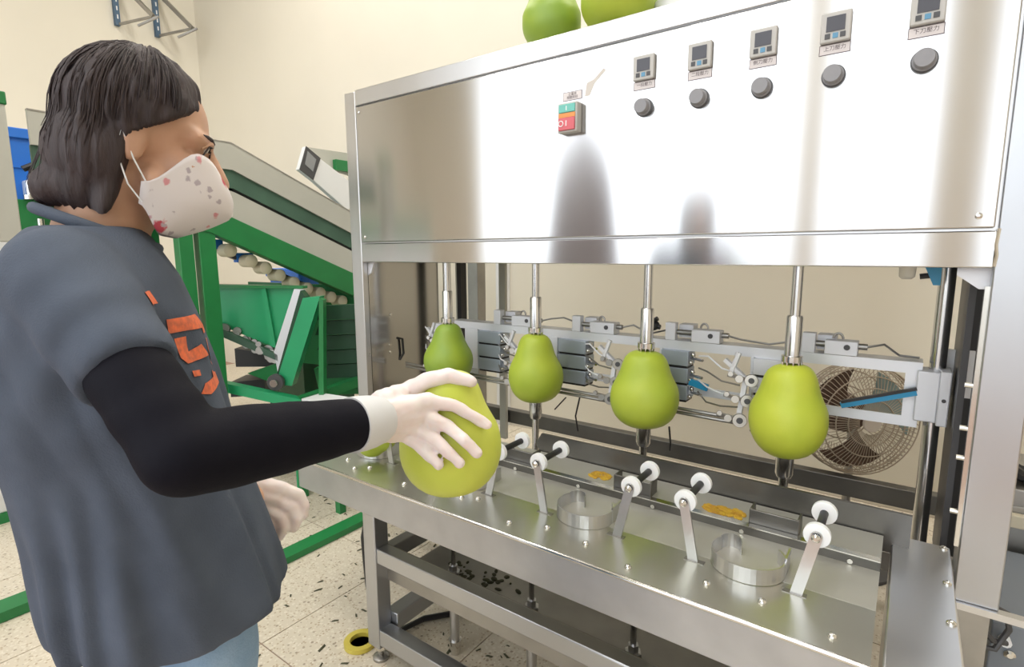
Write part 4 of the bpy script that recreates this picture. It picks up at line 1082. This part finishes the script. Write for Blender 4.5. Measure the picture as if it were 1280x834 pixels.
# chest print, pressed onto the cloth
bvh = BVHTree.FromPolygons(sh.v, sh.f)
P0, PN = Vector((-.788, .324, 1.181)), Vector((.882, .4705, 0)); PT = Vector((-.4705, .882, 0))
POLY = [[(-.0598, .0619), (-.0386, .0616), (-.0341, .0472), (-.0548, .047)],
        [(-.0291, .0283), (.027, .0272), (.0444, .0111), (.0458, .0015), (.0352, .0013), (.0336, .0089), (-.0007, .0114), (-.0279, .0121)],
        [(-.0221, .0052), (-.0039, .0048), (-.0039, -.0136), (.0211, -.0092), (.0369, -.0268), (-.0102, -.0265), (-.0183, -.0179)],
        [(.0423, -.0054), (.0526, -.009), (.0674, -.0464), (.0618, -.0461), (.0454, -.0228)],
        [(-.0068, -.0361), (.0074, -.0383), (.0065, -.0453), (-.0054, -.0435)],
        [(.0001, -.0664), (.0101, -.0562), (.036, -.0548), (.037, -.0466), (.0472, -.0516), (.0704, -.0568), (.0704, -.0686), (.0398, -.0671), (.0157, -.0714)]]
for pl in POLY:
    bm = bmesh.new(); bm.faces.new([bm.verts.new((u * 1.3 - .014, w * 1.1 + .008, 0)) for u, w in pl])
    bmesh.ops.triangulate(bm, faces=bm.faces)
    for _ in range(4):
        ed = [e for e in bm.edges if e.calc_length() > .006]
        if ed: bmesh.ops.subdivide_edges(bm, edges=ed, cuts=1); bmesh.ops.triangulate(bm, faces=bm.faces)
    bm.verts.index_update()
    vs, ok = [], True
    for v in bm.verts:
        o = P0 + PT * v.co.x + UPV * v.co.y + PN * .25
        hit = bvh.ray_cast(o, -PN)
        if hit[0] is None: ok = False; break
        vs.append(hit[0] + PN * .0016)
    fs = [tuple(q.index for q in f.verts) for f in bm.faces]; bm.free()
    if ok: obj('chest_print', B().add(vs, fs), M_['print'], shirt, smooth=80)

# black under-sleeves
def sleeve(s_, e_, w_, start, name='under_sleeve'):
    b = B(); u1 = (e_ - s_).normalized()
    b.capsule(s_ + u1 * start, e_, .0445, .0425, 18); b.capsule(e_, e_ + (w_ - e_) * .35, .0430, .0440, 18); b.capsule(e_ + (w_ - e_) * .35, w_, .0440, .0345, 18)
    r = remesh(b, .005, 5)
    for v in r.v:
        t = (v - e_).length
        v += (v - e_).normalized() * (math.sin(t * 120 + v.z * 60) * .0012)
    return obj(name, r, M_['sleeve'], PW, smooth=80)
sleeve(RS, RE, RW - (RW - RE).normalized() * .012, .09)
sleeve(LS, LE, LW - (LW - LE).normalized() * .035, .09)

# jeans and shoes
b = B()
b.loft([ring(.03, 0, .93, .095, .150), ring(.045, 0, .84, .108, .165), ring(.05, 0, .76, .105, .165)])
for s in (-1, 1):
    b.loft([ring(.05, s * .084, .84, .090, .080, 24), ring(.055, s * .090, .70, .094, .082, 24), ring(.045, s * .096, .46, .076, .072, 24), ring(.02, s * .10, .25, .070, .066, 24), ring(.0, s * .10, .07, .068, .064, 24)])
jn = remesh(b, .008, 4)
for v in jn.v: v += Vector((noise.noise(v * 11), noise.noise(v * 11 + Vector((5, 0, 0))), 0)) * .008
jeans = obj('jeans', jn, M_['denim'], PW, smooth=80)
for s in (-1, 1):
    b = B().ell(T(.05, s * .10, .035), (.135, .048, .045), Matrix((F, Lf, UPV)).transposed(), 20, 10)
    for v in b.v: v.z = max(v.z, 0.0)
    obj('shoe', b, M_['shoe'], PW)

# gloved hands: palm and five separate fingers
def hand(name, palm, fingers, cuff, voxel=.0028):
    b = B()
    for (a, c, ra, rc) in palm: b.capsule(a, c, ra, rc, 12)
    for pts, rs in fingers:
        for q in range(len(pts) - 1): b.capsule(pts[q], pts[q + 1], rs[q], rs[q + 1], 10)
    r = remesh(b, voxel, 4, .4)
    for v in r.v: v += Vector((noise.noise(v * 60), noise.noise(v * 60 + Vector((3, 1, 0))), noise.noise(v * 60 + Vector((0, 7, 0))))) * .0016
    g = obj(name, r, M_['glove'], PW, smooth=80)
    obj('glove_cuff', cuff, M_['cuff'], g, smooth=60)
    return g
V = Vector
wr = V((-.590, .482, 1.071))
kn = dict(i=V((-.5735, .5715, 1.0790)), m=V((-.5745, .5600, 1.0620)), r=V((-.5840, .5500, 1.0450)), p=V((-.5990, .5430, 1.0310)))
palm = [(wr, kn['i'], .026, .0145), (wr, kn['m'], .028, .0145), (wr, kn['r'], .028, .014), (wr + V((0, 0, -.012)), kn['p'], .024, .0125),
        (wr + V((-.01, .03, .012)), V((-.632, .575, 1.080)), .024, .0175), (kn['i'], kn['p'], .014, .0125), (V((-.590, .52, 1.072)), V((-.61, .565, 1.062)), .026, .02)]
FRr = [.0115, .0105, .0098, .0088]
fingers = [([V((-.632, .575, 1.080)), V((-.600, .597, 1.102)), V((-.576, .622, 1.1085)), V((-.550, .645, 1.0985))], [.0165, .0138, .0125, .0105]),
           ([kn['i'], V((-.5479, .6019, 1.0693)), V((-.5278, .621, 1.0516)), V((-.5136, .6385, 1.0356))], [.0125] + FRr[1:]),
           ([kn['m'], V((-.5447, .5849, 1.0415)), V((-.5202, .5928, 1.0229)), V((-.5059, .605, 1.0022))], [.0125] + FRr[1:]),
           ([kn['r'], V((-.5524, .5665, 1.0239)), V((-.533, .5711, 1.008)), V((-.5195, .5803, .9907))], [.012] + FRr[1:]),
           ([kn['p'], V((-.5738, .5524, 1.0149)), V((-.5572, .5553, 1.0027)), V((-.5424, .5598, .9897))], [.011, .0098, .009, .008])]
ax = (wr - RE).normalized()
cuff = B().loft([tube_ring(RW + ax * q, ax, r, 28, 1.0) for q, r in ((-.028, .0375), (-.014, .0378), (.004, .0365), (.020, .0335), (.028, .0300))])
hand('glove', palm, fingers, cuff)
# the other hand hangs relaxed beyond the shirt front
w2 = V((-.838, .402, .944))
SHF = V((-.016, -.006, .004))
kk = [V((-.778, .463, .918)), V((-.779, .452, .906)), V((-.785, .440, .897)), V((-.795, .428, .892))]
kk = [q + SHF for q in kk]
palm = [(w2, kk[0], .024, .014), (w2, kk[1], .026, .014), (w2, kk[2], .026, .013), (w2, kk[3], .024, .012), (kk[0], kk[3], .014, .012)]
fingers = [([kk[0], V((-.764, .483, .905)), V((-.758, .489, .886)), V((-.760, .488, .870))], [.0125, .0108, .010, .0088]),
           ([kk[1], V((-.763, .469, .891)), V((-.758, .474, .871)), V((-.762, .471, .855))], [.0125, .0108, .010, .0088]),
           ([kk[2], V((-.769, .453, .879)), V((-.766, .456, .860)), V((-.772, .451, .846))], [.012, .0102, .0095, .0085]),
           ([kk[3], V((-.782, .436, .876)), V((-.780, .438, .861)), V((-.785, .434, .850))], [.011, .0095, .0085, .0075]),
           ([V((-.812, .418, .925)), V((-.795, .418, .897)), V((-.783, .421, .880)), V((-.772, .428, .868))], [.017, .0135, .0115, .010])]
ax2 = (w2 - LE).normalized()
fingers = [([p if p in kk else p + SHF for p in pts], rs) for pts, rs in fingers]
cuff = B().loft([tube_ring(w2 + ax2 * q, ax2, r, 24) for q, r in ((-.055, .0385), (-.03, .037), (-.004, .0335), (.012, .0285))])
hand('glove', palm, fingers, cuff)
